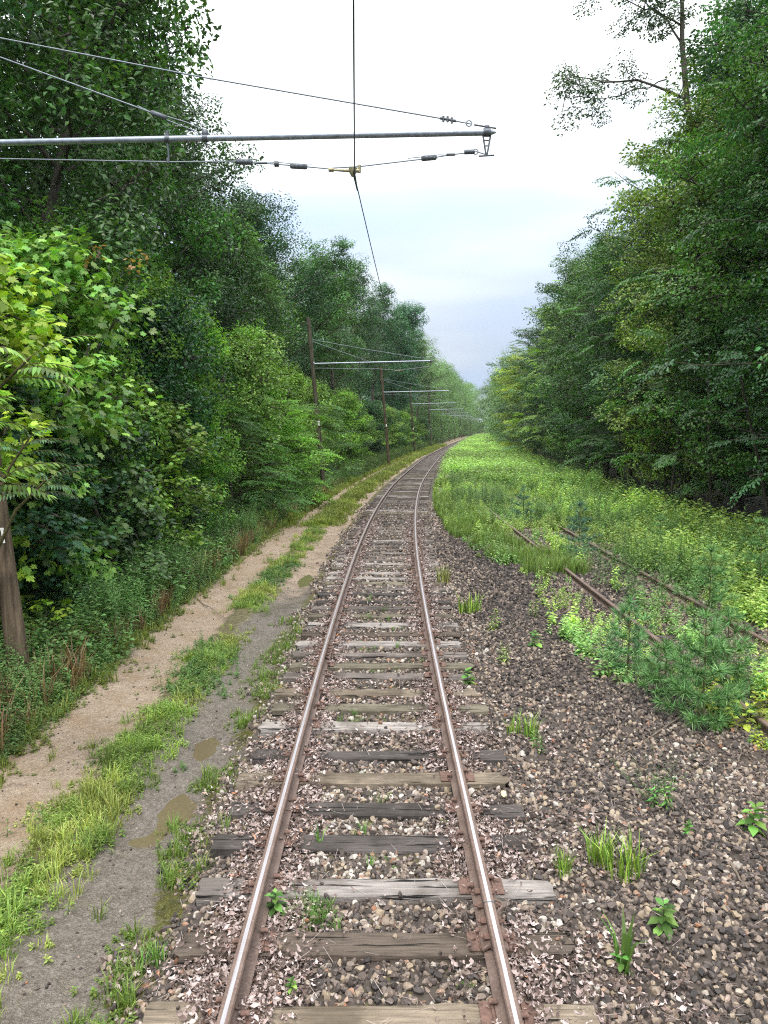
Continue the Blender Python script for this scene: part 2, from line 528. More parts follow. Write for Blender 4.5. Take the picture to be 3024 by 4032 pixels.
def ground_mat():
    m, nt, out = mat_new('ground_soil'); h = NT(nt)
    tc = h.n('ShaderNodeTexCoord'); P = tc.outputs['Object']
    nz = h.noise(P, 2.6, 5, .6).outputs['Fac']
    nf = h.noise(P, 14, 5, .65).outputs['Fac']
    nff = h.noise(P, 70, 4, .6).outputs['Fac']
    nl = h.noise(P, .25, 3, .5).outputs['Fac']
    jit = h.math('MULTIPLY_ADD', h.math('ADD', h.math('MULTIPLY', nz, .6), h.math('MULTIPLY', nf, .4)), 1.0, -.5)
    def mask(nm, j=1.3, w=.10):
        a = h.attr(nm).outputs['Fac']
        v = h.math('ADD', a, h.math('MULTIPLY', jit, j))
        return h.mapr(v, .5 - w, .5 + w, smooth=True)
    # gravelly base
    vo = h.voro(P, 26)
    sep = h.n('ShaderNodeSeparateColor'); h.l(vo.outputs['Color'], sep.inputs[0])
    vc = h.mix(h.mapr(sep.outputs[0], .2, 1.0), (.055, .045, .042), (.30, .245, .215))
    vc = h.mix(h.mapr(vo.outputs['Distance'], .35, .7), vc, (.03, .025, .022))
    near = h.attr('near').outputs['Fac']
    grav = h.mix(near, vc, h.mix(nf, (.035, .028, .024), (.10, .08, .065)))
    # sandy path
    sand = h.mix(h.mapr(nf, .3, .7), (.31, .235, .175), (.46, .37, .285))
    sand = h.mix(h.mapr(nz, .42, .66, 0, .6), sand, (.30, .20, .11))
    sand = h.mix(h.mapr(nff, .55, .75, 0, .55), sand, (.14, .105, .07))
    # grey mud
    mud = h.mix(h.mapr(nf, .3, .7), (.145, .122, .102), (.26, .228, .198))
    mud = h.mix(h.mapr(nff, .5, .72, 0, .6), mud, (.085, .075, .06))
    mud = h.mix(h.mapr(nz, .58, .78, 0, .5), mud, (.30, .245, .18))
    soil = h.mix(h.mapr(nf, .3, .7), (.05, .045, .022), (.17, .15, .07))
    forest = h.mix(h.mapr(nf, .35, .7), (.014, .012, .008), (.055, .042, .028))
    mossc = h.mix(h.mapr(nf, .35, .7), (.05, .05, .012), (.14, .135, .03))
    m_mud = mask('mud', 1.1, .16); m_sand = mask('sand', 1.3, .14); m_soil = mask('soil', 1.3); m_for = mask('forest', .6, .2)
    m_moss = mask('moss', 1.6)
    c = grav
    c = h.mix(m_soil, c, soil)
    c = h.mix(m_sand, c, sand)
    c = h.mix(m_mud, c, mud)
    c = h.mix(m_moss, c, mossc)
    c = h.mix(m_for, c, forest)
    wet = h.math('MULTIPLY', m_mud, h.mapr(nz, .40, .60, .45, 1.0))
    rough = h.mapr(wet, 0, 1, .9, .17)
    tread = h.mapr(h.noise(P, 30, 3, .6, 1.5).outputs['Fac'], .35, .65)
    ht = h.math('ADD', h.math('MULTIPLY', nff, .35), h.math('MULTIPLY', nf, .8))
    ht = h.math('ADD', ht, h.math('MULTIPLY', h.math('MULTIPLY', tread, h.math('ADD', m_sand, m_mud)), .45))
    ht = h.math('SUBTRACT', ht, h.math('MULTIPLY', h.math('SUBTRACT', 1.0, near), vo.outputs['Distance']))
    p = h.bsdf(c, rough, .5, 0, h.bump(ht, .9, .035))
    h.l(p.outputs[0], out.inputs[0])
    return m
M['ground'] = ground_mat()
def water_mat():
    m, nt, out = mat_new('muddy_water'); h = NT(nt)
    tc = h.n('ShaderNodeTexCoord')
    n1 = h.noise(tc.outputs['Object'], 25, 4, .5)
    c = h.mix(n1.outputs['Fac'], (.10, .082, .045), (.16, .13, .08))
    p = h.bsdf(c, .06, .5, 0, h.bump(n1.outputs['Fac'], .08, .004))
    h.l(p.outputs[0], out.inputs[0])
    return m
M['water'] = water_mat()

# ------------------------------------------------------------------ ground sheet
def ground():
    ys = [-60, -30, -12, -4, 0, 1.5]
    y = 2.6
    while y < 900:
        ys.append(y)
        y += max(.045, (y / 769.0) * (y / 3.2) * 1.0 * .9 + .02) if y < 60 else y * .04
    ys = np.array(ys)
    o1 = np.arange(-4.6, 6.8, .055)
    oo = np.concatenate([-np.geomspace(4.8, 900, 34)[::-1], o1, np.geomspace(7.0, 900, 34)])
    O, Y = np.meshgrid(oo, ys)
    X = cx(np.clip(Y, -60, 690)) + O
    Z = gz(O, Y)
    V = np.stack([X, Y, Z], -1).reshape(-1, 3)
    ny, nx = O.shape
    idx = np.arange(ny * nx).reshape(ny, nx)
    F = np.stack([idx[:-1, :-1], idx[:-1, 1:], idx[1:, 1:], idx[1:, :-1]], -1).reshape(-1, 4)
    g = Geo(); g.add(V, F)
    me = g.mesh('ground', M['ground'], True)
    o = O.ravel(); yv = Y.ravel()
    def band(a, b, s):                     # 1 inside [a,b], soft edge s
        return np.clip((o - a) / s + .5, 0, 1) * np.clip((b - o) / s + .5, 0, 1)
    fary = np.clip((yv - 20) / 25, 0, 1)
    mud = band(-2.42, -1.32, .40) * (1 - .62 * np.clip((yv - 9) / 8, 0, 1))
    near_l = np.clip((4.8 - yv) / 1.5, 0, 1)
    mud = np.maximum(mud, band(-2.9, -1.5, .5) * near_l)
    sand = np.maximum(band(-3.72, -2.72, .4), band(-2.3, -1.5, .5) * np.clip((yv - 9) / 8, 0, 1) * .9)
    soil = np.maximum(band(-900, -3.6, .3), band(-2.8, -2.1, .3))
    soil = np.maximum(soil, band(6.5, 900, .6) * .9)
    moss = band(-1.62, -1.25, .3) * .58 + band(-.5, .6, .3) * .38 + band(2.5, 6.5, 1.) * np.clip((yv - 25) / 20, 0, 1) * .7
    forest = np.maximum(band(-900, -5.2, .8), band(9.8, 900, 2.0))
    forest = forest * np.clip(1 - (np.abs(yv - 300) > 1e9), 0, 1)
    near = np.clip((34 - yv) / 8, 0, 1)
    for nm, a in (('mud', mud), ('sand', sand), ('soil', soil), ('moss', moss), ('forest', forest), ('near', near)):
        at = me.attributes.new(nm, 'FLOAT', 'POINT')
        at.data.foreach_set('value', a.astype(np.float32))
    ob = obj('ground', me)
    tag(ob, kind='structure')
ground()

def puddles():
    for i, (po, py, ro, ry) in enumerate(PUD):
        a = np.linspace(0, 2 * PI, 40, endpoint=False)
        rr = 1.9 + .15 * np.sin(3 * a + i) + .1 * np.sin(7 * a)
        Z = (-.202, -.199, -.202, -.204, -.205)[i]
        ring = np.stack([np.cos(a) * rr * ro, np.sin(a) * rr * ry, np.zeros(40)], -1)
        V = np.vstack([ring, [[0, 0, 0]]])
        k_ = np.arange(40)
        g = Geo(); g.add(V, np.stack([k_, np.roll(k_, -1), np.full(40, 40)], -1))
        ob = obj('puddle', g, M['water'], loc=(float(cx(py)) + po, py, Z))
        tag(ob, kind='structure')
puddles()

# ------------------------------------------------------------------ railway track
# ties: distance of the near ones measured, the rest regular
TC = {'tan': (.22, .18, .135), 'dark': (.078, .068, .064), 'grey': (.33, .30, .28), 'brown': (.12, .095, .075), 'mid': (.18, .155, .14), 'olive': (.17, .15, .11)}
_tzc = [4.196, 4.785, 5.36, 5.96, 6.48, 7.04, 7.575, 8.28, 8.83, 9.34, 9.98, 10.41, 10.93, 11.47, 12.0, 12.6, 13.2, 13.75, 14.2, 14.9, 15.4]
_tcol = ['tan', 'brown', 'grey', 'dark', 'dark', 'tan', 'dark', 'grey', 'olive', 'tan', 'mid', 'olive', 'mid', 'grey', 'brown', 'grey', 'olive', 'mid', 'dark', 'dark', 'mid']
tie_y = [(z - .34) / .994 for z in _tzc]
while tie_y[-1] < 320:
    tie_y.append(tie_y[-1] + random.uniform(.53, .61))
pre = [tie_y[0] - .58 * i for i in (3, 2, 1)]
tie_y = tie_y  # those before the first are behind the frame's lower edge

def tie_geo(seed, L=2.45, w=.21, t=.17):
    r = np.random.default_rng(seed)
    n = 22
    xs = np.linspace(-L / 2, L / 2, n)
    prof = np.array([(-w/2, -t), (-w/2, -.012), (-w/2+.012, 0), (-w*.17, .001), (w*.17, .001), (w/2-.012, 0), (w/2, -.012), (w/2, -t)])
    V = np.zeros((n, 8, 3))
    wob = np.cumsum(r.normal(0, .0025, n)); zt = np.cumsum(r.normal(0, .0014, n))
    for i, x in enumerate(xs):
        V[i, :, 0] = x
        V[i, :, 1] = prof[:, 0] + wob[i] + r.normal(0, .0028, 8)
        V[i, :, 2] = prof[:, 1] + zt[i] * (prof[:, 1] > -.1) + r.normal(0, .0016, 8)
    V[0, :, 0] += r.normal(0, .014, 8); V[-1, :, 0] += r.normal(0, .014, 8)
    if seed % 3 == 0:                       # a split with a missing edge
        a, b = sorted(r.integers(3, n - 3, 2))
        V[a:b + 2, 5:7, 2] -= .022
    idx = np.arange(n * 8).reshape(n, 8)
    A, B = idx[:-1], idx[1:]
    F = np.stack([A[:, :-1], A[:, 1:], B[:, 1:], B[:, :-1]], -1).reshape(-1, 4)
    g = Geo(); g.add(V.reshape(-1, 3), F[:, ::-1])
    for row, s in ((0, 1), (n - 1, -1)):
        ring = V[row]; T = np.array([[0, i, i + 1] for i in range(1, 7)])
        g.add(ring, T if s > 0 else T[:, ::-1])
    return g
tie_me = [tie_geo(s).mesh('tie', M['tie']) for s in range(6)]

# tie plate with two cut spikes (its x axis across the rail)
def plate_me():
    g = Geo()
    bbox(g, (0, 0, .007), (.31, .185, .014), .004, 0)
    for sx in (-1, 1):
        box(g, (sx * .083, 0, .02), (.012, .185, .014), 0)
    return g.mesh('tie_plate', M['rust_plate'])
def spike_me():
    g = Geo()
    box(g, (.086, 0, .022), (.018, .018, .05), 0)
    bbox(g, (.077, 0, .045), (.048, .036, .018), .005, 0)
    return g.mesh('spike', M['rust_plate'])
plate_m, spike_m = plate_me(), spike_me()

RAIL = [(-.070, .0), (-.070, .010), (-.020, .026), (-.009, .040), (-.009, .098), (-.020, .108), (-.034, .112), (-.036, .138), (-.030, .149), (-.0115, .1525),
        (.0115, .1525), (.030, .149), (.036, .138), (.034, .112), (.020, .108), (.009, .098), (.009, .040), (.020, .026), (.070, .010), (.070, .0)]
def rail_geo(ys, off, z0, shine=True, cxf=cx, joint_y=None):
    ys = np.asarray(ys, float)
    hd = heading(ys) if cxf is cx else np.zeros_like(ys)
    nx = 1 / np.sqrt(1 + hd ** 2); ny = -hd * nx
    pr = np.array(RAIL); n = len(pr)
    V = np.zeros((len(ys), n, 3))
    o = off + pr[:, 0]
    V[:, :, 0] = cxf(ys)[:, None] + nx[:, None] * o
    V[:, :, 1] = ys[:, None] + ny[:, None] * o
    V[:, :, 2] = z0 + pr[:, 1]
    idx = np.arange(len(ys) * n).reshape(len(ys), n)
    g = Geo(); g.add(V.reshape(-1, 3), np.zeros((0, 4), int))
    A, B = idx[:-1], idx[1:]
    for j in range(n):
        k_ = (j + 1) % n
        F = np.stack([A[:, j], B[:, j], B[:, k_], A[:, k_]], -1)
        mi = 1 if (shine and j == 9) else 0
        g.Q.append(F); g.mq.append(np.full(len(F), mi))
    T = np.array([[0, i, i + 1] for i in range(1, n - 1)])
    g.T.append(T); g.mt.append(np.zeros(len(T)))
    return g
track = thing('railway_track', 'rusty railway track with polished rail heads curving away to the right on weathered ties', 'railway track')
def rail_samples(y0, y1):
    ys = [y0]
    while ys[-1] < y1: ys.append(ys[-1] + max(.6, ys[-1] * .02))
    return np.array(ys)
ZR = .012
GA = .7525
obj('rail', rail_geo(rail_samples(-8, 420), -GA, ZR), [M['rust'], M['shine']], track, smooth=False)
obj('rail', rail_geo(rail_samples(-8, 420), GA, ZR), [M['rust'], M['shine']], track, smooth=False)

for i, ty in enumerate(tie_y[:100]):
    col = TC[_tcol[i]] if i < len(_tcol) else TC[random.choice(['dark', 'mid', 'grey', 'brown', 'olive', 'mid', 'dark'])]
    v = random.uniform(.85, 1.15)
    col = tuple(c * v for c in col)
    hd = float(heading(ty))
    jx = random.uniform(-.04, .04)
    o = obj('tie', tie_me[(i * 5 + 3) % 6], None, track, (float(cx(ty)) + jx, ty, random.uniform(-.006, .004)), -math.atan(hd) + random.uniform(-.012, .012) + (PI if i % 2 else 0), col)
    if i < 34:
        flip = -1 if i % 2 else 1
        for s in (-1, 1):
            pl = bpy.data.objects.new('tie_plate', plate_m); C.objects.link(pl)
            pl.parent = o; pl.location = ((s * GA - jx) * flip, 0, .001)
            if i < 20:
                q = random.choice([-1, 1])
                for k2 in (0, 1):
                    sp = bpy.data.objects.new('spike', spike_m); C.objects.link(sp)
                    sp.parent = o; sp.location = ((s * GA - jx) * flip, q * (.05 if k2 else -.05), .003)
                    sp.rotation_euler = (0, 0, PI * k2)
# the rest of the ties, further than the first hundred
g = Geo()
for i, ty in enumerate(tie_y[100:]):
    t = tie_geo(200 + i % 6)
    V, T, Q, r_ = t.arrays()
    a = -math.atan(float(heading(ty)))
    V = V @ rotz_m(a).T + np.array([float(cx(ty)), ty, 0])
    V[:, 2] -= .002 * (i % 3)
    r0 = random.random()
    g.add(V, T, r0); g.add(V, Q, r0)
o = obj('tie', g, M['tie'], track, color=(.15, .13, .12)); o['kind'] = 'stuff'

# joint bars with bolts
def joint(yc, side):
    a = -math.atan(float(heading(yc)))
    x0 = float(cx(yc)) + side * GA
    obs = []
    for s in (-1, 1):
        g = Geo(); L = .61
        box(g, (s * .021, 0, .078), (.018, L, .066))
        rot = np.array([[math.cos(s*.55), 0, math.sin(s*.55)], [0, 1, 0], [-math.sin(s*.55), 0, math.cos(s*.55)]])
        box(g, (s * .052, 0, .040), (.062, L - .03, .014), rot=rot)
        ob = obj('joint_bar', g, M['rust'], track, (x0, yc, ZR), a)
        for dy in (-.23, -.08, .08, .23):
            bg = Geo()
            tube(bg, [(s * .026, dy, .076), (s * .085, dy, .076)], .011, 8)
            tube(bg, [(s * .030, dy, .076), (s * .066, dy, .076)], .021, 6)
            obj('bolt', bg, M['rust_plate'], ob)
    # bond wire loop on the outer side and the hairline gap across the head
    wg = Geo()
    t_ = np.linspace(0, PI, 12)
    pts = np.stack([side * (.034 + .05 * np.sin(t_)), -.07 + .14 * (t_ / PI), .118 + .02 * np.sin(t_)], -1)
    tube(wg, pts, .007, 6)
    obj('bond_wire', wg, M['rust'], ob)
    gg = Geo(); box(gg, (0, -.0, .1325), (.074, .006, .0425))
    obj('rail_gap', gg, M['iron'], ob)
joint(4.63, 1)
joint(10.55, -1)

# ------------------------------------------------------------------ old siding on the right
SO = 4.12                                  # left rail, world X (straight)
siding = thing('overgrown_siding', 'abandoned rusty siding track lying half buried in weeds right of the main track', 'railway track')
def sx_(y): return np.zeros_like(np.asarray(y, float))
for off in (SO, SO + 1.6):
    obj('rail', rail_geo(np.linspace(1.5, 62, 40), off, -.118, shine=False, cxf=sx_), [M['rust'], M['rust']], siding)
y = 2.4
i = 0
while y < 46:
    col = TC[random.choice(['dark', 'dark', 'brown', 'mid'])]
    obj('tie', tie_me[i % 6], None, siding, (SO + .80 + random.uniform(-.12, .12), y, -.125), random.uniform(-.05, .05), tuple(c * .8 for c in col))
    y += random.uniform(.56, .72); i += 1

# ------------------------------------------------------------------ leaf templates (y along the leaf, z up)
def T_rhomb():
    V = np.array([[0, 0, 0], [.27, .45, .06], [0, 1, -.12], [-.27, .45, .06]])
    return V, np.array([[0, 1, 2], [0, 2, 3]])
def T_oval():
    V = np.array([[0, 0, 0], [.24, .30, .06], [.27, .62, .04], [0, 1, -.18], [-.27, .62, .04], [-.24, .30, .06], [0, .5, 0]])
    return V, np.array([[0, 1, 6], [1, 2, 6], [2, 3, 6], [3, 4, 6], [4, 5, 6], [5, 0, 6]])
def T_lance():
    V = np.array([[0, 0, 0], [.10, .35, .03], [.07, .7, -.02], [0, 1, -.16], [-.07, .7, -.02], [-.10, .35, .03]])
    return V, np.array([[0, 1, 5], [1, 2, 5], [2, 4, 5], [2, 3, 4]])
def T_poly(out):
    out = np.array(out, float)
    L = np.vstack([out, out[::-1][1:-1] * [-1, 1]])
    z = -.16 * (L[:, 1] - .1) ** 2 + .10 * np.abs(L[:, 0]) - .22 * L[:, 0] ** 2
    V = np.vstack([np.column_stack([L, z]), [[0, .42, -.03]]])
    n = len(L); k_ = np.arange(n)
    return V, np.stack([k_, np.roll(k_, -1), np.full(n, n)], -1)[:, ::-1]
def T_maple():
    return T_poly([(0, 0), (.17, -.03), (.34, .04), (.27, .17), (.56, .40), (.37, .44), (.42, .70), (.18, .60), (.16, .78), (0, 1.0)])
def T_oak():
    return T_poly([(0, 0), (.10, .12), (.26, .20), (.12, .28), (.40, .46), (.15, .50), (.36, .74), (.13, .76), (.12, .90), (0, 1.0)])
TPL = {'rhomb': T_rhomb(), 'oval': T_oval(), 'lance': T_lance(), 'maple': T_maple(), 'oak': T_oak()}

class LS:
    """a set of leaves: position, direction, normal, size"""
    def __init__(s, P=None, D=None, N=None, S=None):
        s.P = P if P is not None else np.zeros((0, 3)); s.D = D; s.N = N; s.S = S
    def xf(s, Rm, t, k_=1.0):
        return LS(s.P @ Rm.T * k_ + t, s.D @ Rm.T, s.N @ Rm.T, s.S * k_)
def ls_cat(L):
    return LS(np.concatenate([l.P for l in L]), np.concatenate([l.D for l in L]), np.concatenate([l.N for l in L]), np.concatenate([l.S for l in L]))
def bake(geo, ls, tpl, r, mi=0, rnd=None):
    TV, TF = TPL[tpl]
    D = nrm(ls.D); N = ls.N - D * np.sum(ls.N * D, -1, keepdims=True); N = nrm(N)
    X = np.cross(D, N)
    V = ls.P[:, None] + ls.S[:, None, None] * (TV[None, :, 0:1] * X[:, None] + TV[None, :, 1:2] * D[:, None] + TV[None, :, 2:3] * N[:, None])
    n, m = len(ls.P), len(TV)
    F = (TF[None] + (np.arange(n) * m)[:, None, None]).reshape(-1, 3)
    rr = r.random(n) if rnd is None else rnd
    geo.add(V.reshape(-1, 3), F, np.repeat(rr, m), mi)

def clump(r, n, rad, sq=.6, size=.15, up=.6):
    """leaves in the outer part of a flattened ball, mostly facing out and up"""
    d = nrm(r.normal(size=(n, 3)))
    q = rad * r.uniform(.45, 1.0, n) ** .6
    P = d * q[:, None] * [1, 1, sq]
    N = nrm(d * .7 + np.array([0, 0, up + .4]) + r.normal(0, .38, (n, 3)))
    az = r.uniform(0, 2 * PI, n)
    D = np.stack([np.cos(az), np.sin(az), r.uniform(-.7, .1, n)], -1) + d * [.8, .8, .1]
    return LS(P, nrm(D), N, size * r.uniform(.7, 1.25, n))
def spray(r, L=1.4, size=.1, dens=1.0, droop=.25):
    """flat branchlet: alternate side twigs carrying two rows of leaves; grows along +x, plane z up"""
    out = []
    nt_ = int(9 * L)
    tw = [((0, 0, 0), 0.0, L)]
    for i in range(nt_):
        t = .12 + .85 * i / nt_
        s = 1 if i % 2 else -1
        tw.append(((t * L, 0, -droop * t * t * L), s * r.uniform(.6, 1.0), L * .48 * (1 - t * .65) * r.uniform(.7, 1.2)))
    for (p0, ang, l) in tw:
        n = max(3, int(l / (size * .42) * dens))
        u = np.linspace(.15, 1, n)
        dx, dy = math.cos(ang), math.sin(ang)
        P = np.stack([p0[0] + dx * l * u, p0[1] + dy * l * u, p0[2] - droop * (u * l) ** 2 * .8 + r.normal(0, .018, n)], -1)
        sgn = np.where(np.arange(n) % 2, 1, -1)
        a = ang + sgn * r.uniform(.5, 1.1, n)
        D = np.stack([np.cos(a), np.sin(a), r.uniform(-.75, -.1, n)], -1)
        N = np.array([0, 0, 1.0]) + r.normal(0, .28, (n, 3))
        out.append(LS(P, nrm(D), nrm(N), size * r.uniform(.75, 1.2, n)))
    return ls_cat(out)

def limb_pts(p0, d, L, r, curve=.25, n=6, droop=0.0):
    pts = [np.array(p0, float)]
    d = nrm(np.array(d, float))
    for i in range(n - 1):
        d = nrm(d + np.array([0, 0, curve / n - droop * (i / n) / n]) + r.normal(0, .10, 3))
        pts.append(pts[-1] + d * L / (n - 1))
    return np.array(pts)

def frame_from(dirv, upv=(0, 0, 1)):
    x = nrm(np.array(dirv, float)); z = np.array(upv, float); z = nrm(z - x * (z @ x)); yv = np.cross(z, x)
    return np.stack([x, yv, z], -1)

def make_clumpy(seed, H=18., Rad=4., base=.35, nb=26, leaf=.16, tpl='rhomb', cl_n=120, cl_r=.85, trunk_r=.2, top_pow=.6, squash=.6, lean=0.0, cl_per=6, uptilt=.45):
    """a forest tree: trunk, rising limbs, secondary branches ending in leafy clumps"""
    r = np.random.default_rng(seed)
    wood = Geo(); L = []
    tp = limb_pts((0, 0, -.3), (lean, 0, 1), H * .93, r, 0, 9)
    tp[:, :2] *= .6
    tr = trunk_r * (1 - np.linspace(0, 1, 9) ** 1.2 * .85)
    tr[0] *= 1.35
    tube(wood, tp, tr, 9)
    cls = [clump(r, cl_n, cl_r * s, squash, leaf) for s in (.75, 1.0, 1.2, 1.35)]
    for i in range(nb):
        f = base + (1 - base) * (i + r.random()) / nb
        f = min(f, .98)
        k_ = f * 8; a_ = int(k_); a_ = min(a_, 7)
        p0 = tp[a_] + (tp[a_ + 1] - tp[a_]) * (k_ - a_)
        az = i * 2.399 + r.uniform(-.5, .5)
        u = (f - base) / (1 - base)
        ln = Rad * (1.0 - .75 * max(0, u - .45) / .55) ** top_pow * (.65 + .35 * min(1, u / .25)) * r.uniform(.7, 1.15)
        el = r.uniform(.1, .5) + uptilt * u
        d = (math.cos(az) * math.cos(el), math.sin(az) * math.cos(el), math.sin(el))
        bp = limb_pts(p0, d, ln, r, .25, 6)
        br = trunk_r * .38 * (1 - .55 * u) * (1 - np.linspace(0, 1, 6) * .82)
        tube(wood, bp, br, 5, cap=False)
        for j in range(cl_per):
            t = r.uniform(.35, 1.0); k2 = t * 5; a2 = min(int(k2), 4)
            q0 = bp[a2] + (bp[a2 + 1] - bp[a2]) * (k2 - a2)
            dd = nrm(r.normal(size=3) * [1, 1, .6] + np.array([0, 0, .25]))
            l2 = r.uniform(.35, 1.0) * Rad * .26
            if j == 0: q0, l2 = bp[-1], .15
            q1 = q0 + dd * l2
            tube(wood, [q0, (q0 + q1) / 2 + r.normal(0, .05, 3), q1], [.03, .02, .012], 4, cap=False)
            c = cls[r.integers(0, 4)]
            L.append(c.xf(rotz_m(r.uniform(0, 6.28)) @ tilt(r, .35), q1, r.uniform(.8, 1.15)))
    leaves = Geo(); ls = ls_cat(L)
    # leaf brightness rises and falls clump by clump a little
    base_r = np.repeat(r.uniform(0, .5, len(L)), cl_n)[:len(ls.P)]
    bake(leaves, ls, tpl, r, rnd=np.clip(base_r + r.uniform(0, .5, len(ls.P)), 0, 1))
    return wood, leaves
def tilt(r, a):
    ax, ay = r.normal(0, a, 2)
    cx_, sx__ = math.cos(ax), math.sin(ax); cy_, sy_ = math.cos(ay), math.sin(ay)
    return np.array([[1,0,0],[0,cx_,-sx__],[0,sx__,cx_]]) @ np.array([[cy_,0,sy_],[0,1,0],[-sy_,0,cy_]])

def make_layered(seed, H=17., Rad=5., low=1.6, nb=64, leaf=.11, tpl='oval', trunk_r=.13, spr=5, sides=None, dens=1.0, fill=True):
    """a beech-like edge tree: long level limbs carrying flat drooping sprays"""
    r = np.random.default_rng(seed)
    wood = Geo(); L = []
    tp = limb_pts((0, 0, -.3), (r.normal(0, .03), r.normal(0, .03), 1), H * .96, r, 0, 9)
    tp[:, :2] *= .5
    tube(wood, tp, trunk_r * (1.25 - np.linspace(0, 1, 9) * 1.05), 8)
    sp = [spray(r, 1.3, leaf, dens, dr) for dr in (.15, .3, .45)]
    lens = [];
    for i in range(nb):
        f = low / H + (1 - low / H) * ((i + r.random()) / nb) ** .9
        f = min(f, .985)
        k_ = f * 8; a_ = min(int(k_), 7)
        p0 = tp[a_] + (tp[a_ + 1] - tp[a_]) * (k_ - a_)
        az = i * 2.399 + r.uniform(-.4, .4)
        ln = Rad * (max(0, 1 - f ** 3.2) ** .6 * .86 + .14) * r.uniform(.70, 1.12)
        el = r.uniform(-.02, .28) + 1.1 * max(0, f - .55)
        d = (math.cos(az) * math.cos(el), math.sin(az) * math.cos(el), math.sin(el))
        bp = limb_pts(p0, d, ln, r, 0.05, 7, droop=.55)
        tube(wood, bp, trunk_r * .3 * (1.1 - np.linspace(0, 1, 7)) + .004, 5, cap=False)
        ns = max(3, int(spr * ln / Rad + 1.5))
        for j in range(ns):
            t = .32 + .68 * (j + .6 * r.random()) / ns
            t = min(t, 1.0)
            k2 = t * 6; a2 = min(int(k2), 5)
            q0 = bp[a2] + (bp[a2 + 1] - bp[a2]) * (k2 - a2)
            dv = nrm(bp[a2 + 1] - bp[a2])
            s = (1 if j % 2 else -1) * r.uniform(.3, 1.0) if j < ns - 1 else 0
            dv = rotz_m(s) @ dv; dv[2] = dv[2] * .5 + r.uniform(-.25, .12)
            Rm = frame_from(dv, (r.normal(0, .35), r.normal(0, .35), 1))
            L.append(sp[r.integers(0, 3)].xf(Rm, q0 + r.normal(0, .12, 3), r.uniform(.45, 1.0)))
            lens.append(len(L[-1].P))
    leaves = Geo(); ls = ls_cat(L)
    br_ = np.concatenate([np.full(n, r.uniform(0, .5)) for n in lens])
    bake(leaves, ls, tpl, r, rnd=np.clip(br_ + r.uniform(0, .5, len(ls.P)), 0, 1))
    return wood, leaves

def proto(maker, mat_leaf='leaf', mat_bark='bark', **kw):
    w, l = maker(**kw)
    return (w.mesh('trunk', M[mat_bark], True), l.mesh('crown', M[mat_leaf]))
def plant_tree(name, pr, loc, rotz, sc, color, label, cat='tree', group=None, leanx=0.0, crown='crown'):
    t = thing(name, label, cat, loc, rotz, group)
    t.scale = sc if isinstance(sc, (tuple, list)) else (sc, sc, sc)
    t.rotation_euler = (0, leanx, rotz)
    a = bpy.data.objects.new('trunk', pr[0]); C.objects.link(a); a.parent = t
    b = bpy.data.objects.new(crown, pr[1]); C.objects.link(b); b.parent = t
    b.color = (*color, 1)
    return t

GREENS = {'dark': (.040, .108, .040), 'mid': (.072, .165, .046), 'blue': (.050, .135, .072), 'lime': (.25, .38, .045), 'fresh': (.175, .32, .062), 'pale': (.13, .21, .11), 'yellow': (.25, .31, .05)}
def jitc(c, a=.12):
    return tuple(x * random.uniform(1 - a, 1 + a) for x in c)
ORD = ['first', 'second', 'third', 'fourth', 'fifth', 'sixth', 'seventh', 'eighth', 'ninth', 'tenth', 'eleventh', 'twelfth', 'thirteenth', 'fourteenth', 'fifteenth',
       'sixteenth', 'seventeenth', 'eighteenth', 'nineteenth', 'twentieth', 'twenty-first', 'twenty-second', 'twenty-third', 'twenty-fourth', 'twenty-fifth', 'twenty-sixth',
       'twenty-seventh', 'twenty-eighth', 'twenty-ninth', 'thirtieth', 'thirty-first', 'thirty-second', 'thirty-third', 'thirty-fourth', 'thirty-fifth', 'thirty-sixth']

# ------------------------------------------------------------------ tall woods on the left
tall = [proto(make_clumpy, seed=11, H=18, Rad=3.9, base=.30, nb=34, leaf=.17, cl_n=150, cl_r=.82, cl_per=7),
        proto(make_clumpy, seed=12, H=19, Rad=4.3, base=.38, nb=30, leaf=.17, cl_n=150, cl_r=.84, cl_per=7),
        proto(make_clumpy, seed=13, H=17, Rad=3.6, base=.22, nb=36, leaf=.16, cl_n=150, cl_r=.76, cl_per=7),
        proto(make_clumpy, seed=14, H=20, Rad=4.0, base=.42, nb=28, leaf=.16, cl_n=130, cl_r=.74, cl_per=7, squash=.45)]
thin = proto(make_clumpy, seed=15, H=17, Rad=3.2, base=.35, nb=26, leaf=.13, cl_n=42, cl_r=.75, cl_per=5)
# (y, offset from the track centre, height scale, width scale, prototype, tone)
LT = [(13.5, -10.6, 1.12, 1.0, 0, 'dark'), (18.5, -9.4, 1.10, 1.0, 2, 'mid'), (23.5, -11.6, 1.12, 1.1, 1, 'dark'), (27.5, -9.6, 1.20, 1.0, 2, 'mid'), (32.5, -8.9, 1.02, 1.02, 3, 'dark'),
      (38, -10.2, 1.0, 1.0, 0, 'dark'), (46, -9.2, .96, 1.0, 2, 'mid'), (52, -8.6, .98, 1.0, 1, 'dark'), (60, -9.6, .93, 1.0, 3, 'mid'),
      (69, -9.3, 1.05, 1.0, 0, 'mid'), (78, -9.0, 1.02, 1.0, 2, 'dark'), (88, -8.4, 1.12, 1.05, 1, 'dark'), (98, -7.9, 1.16, 1.1, 3, 'dark'),
      (108, -7.6, 1.22, 1.15, 0, 'blue'), (119, -8.0, 1.18, 1.1, 2, 'dark'), (131, -7.6, 1.12, 1.1, 1, 'dark'), (144, -7.2, 1.18, 1.1, 3, 'mid')]
tone_w = {'dark': 'dark green', 'mid': 'mid green', 'blue': 'bluish green', 'lime': 'lime green', 'fresh': 'fresh green', 'pale': 'pale green', 'yellow': 'yellow green'}
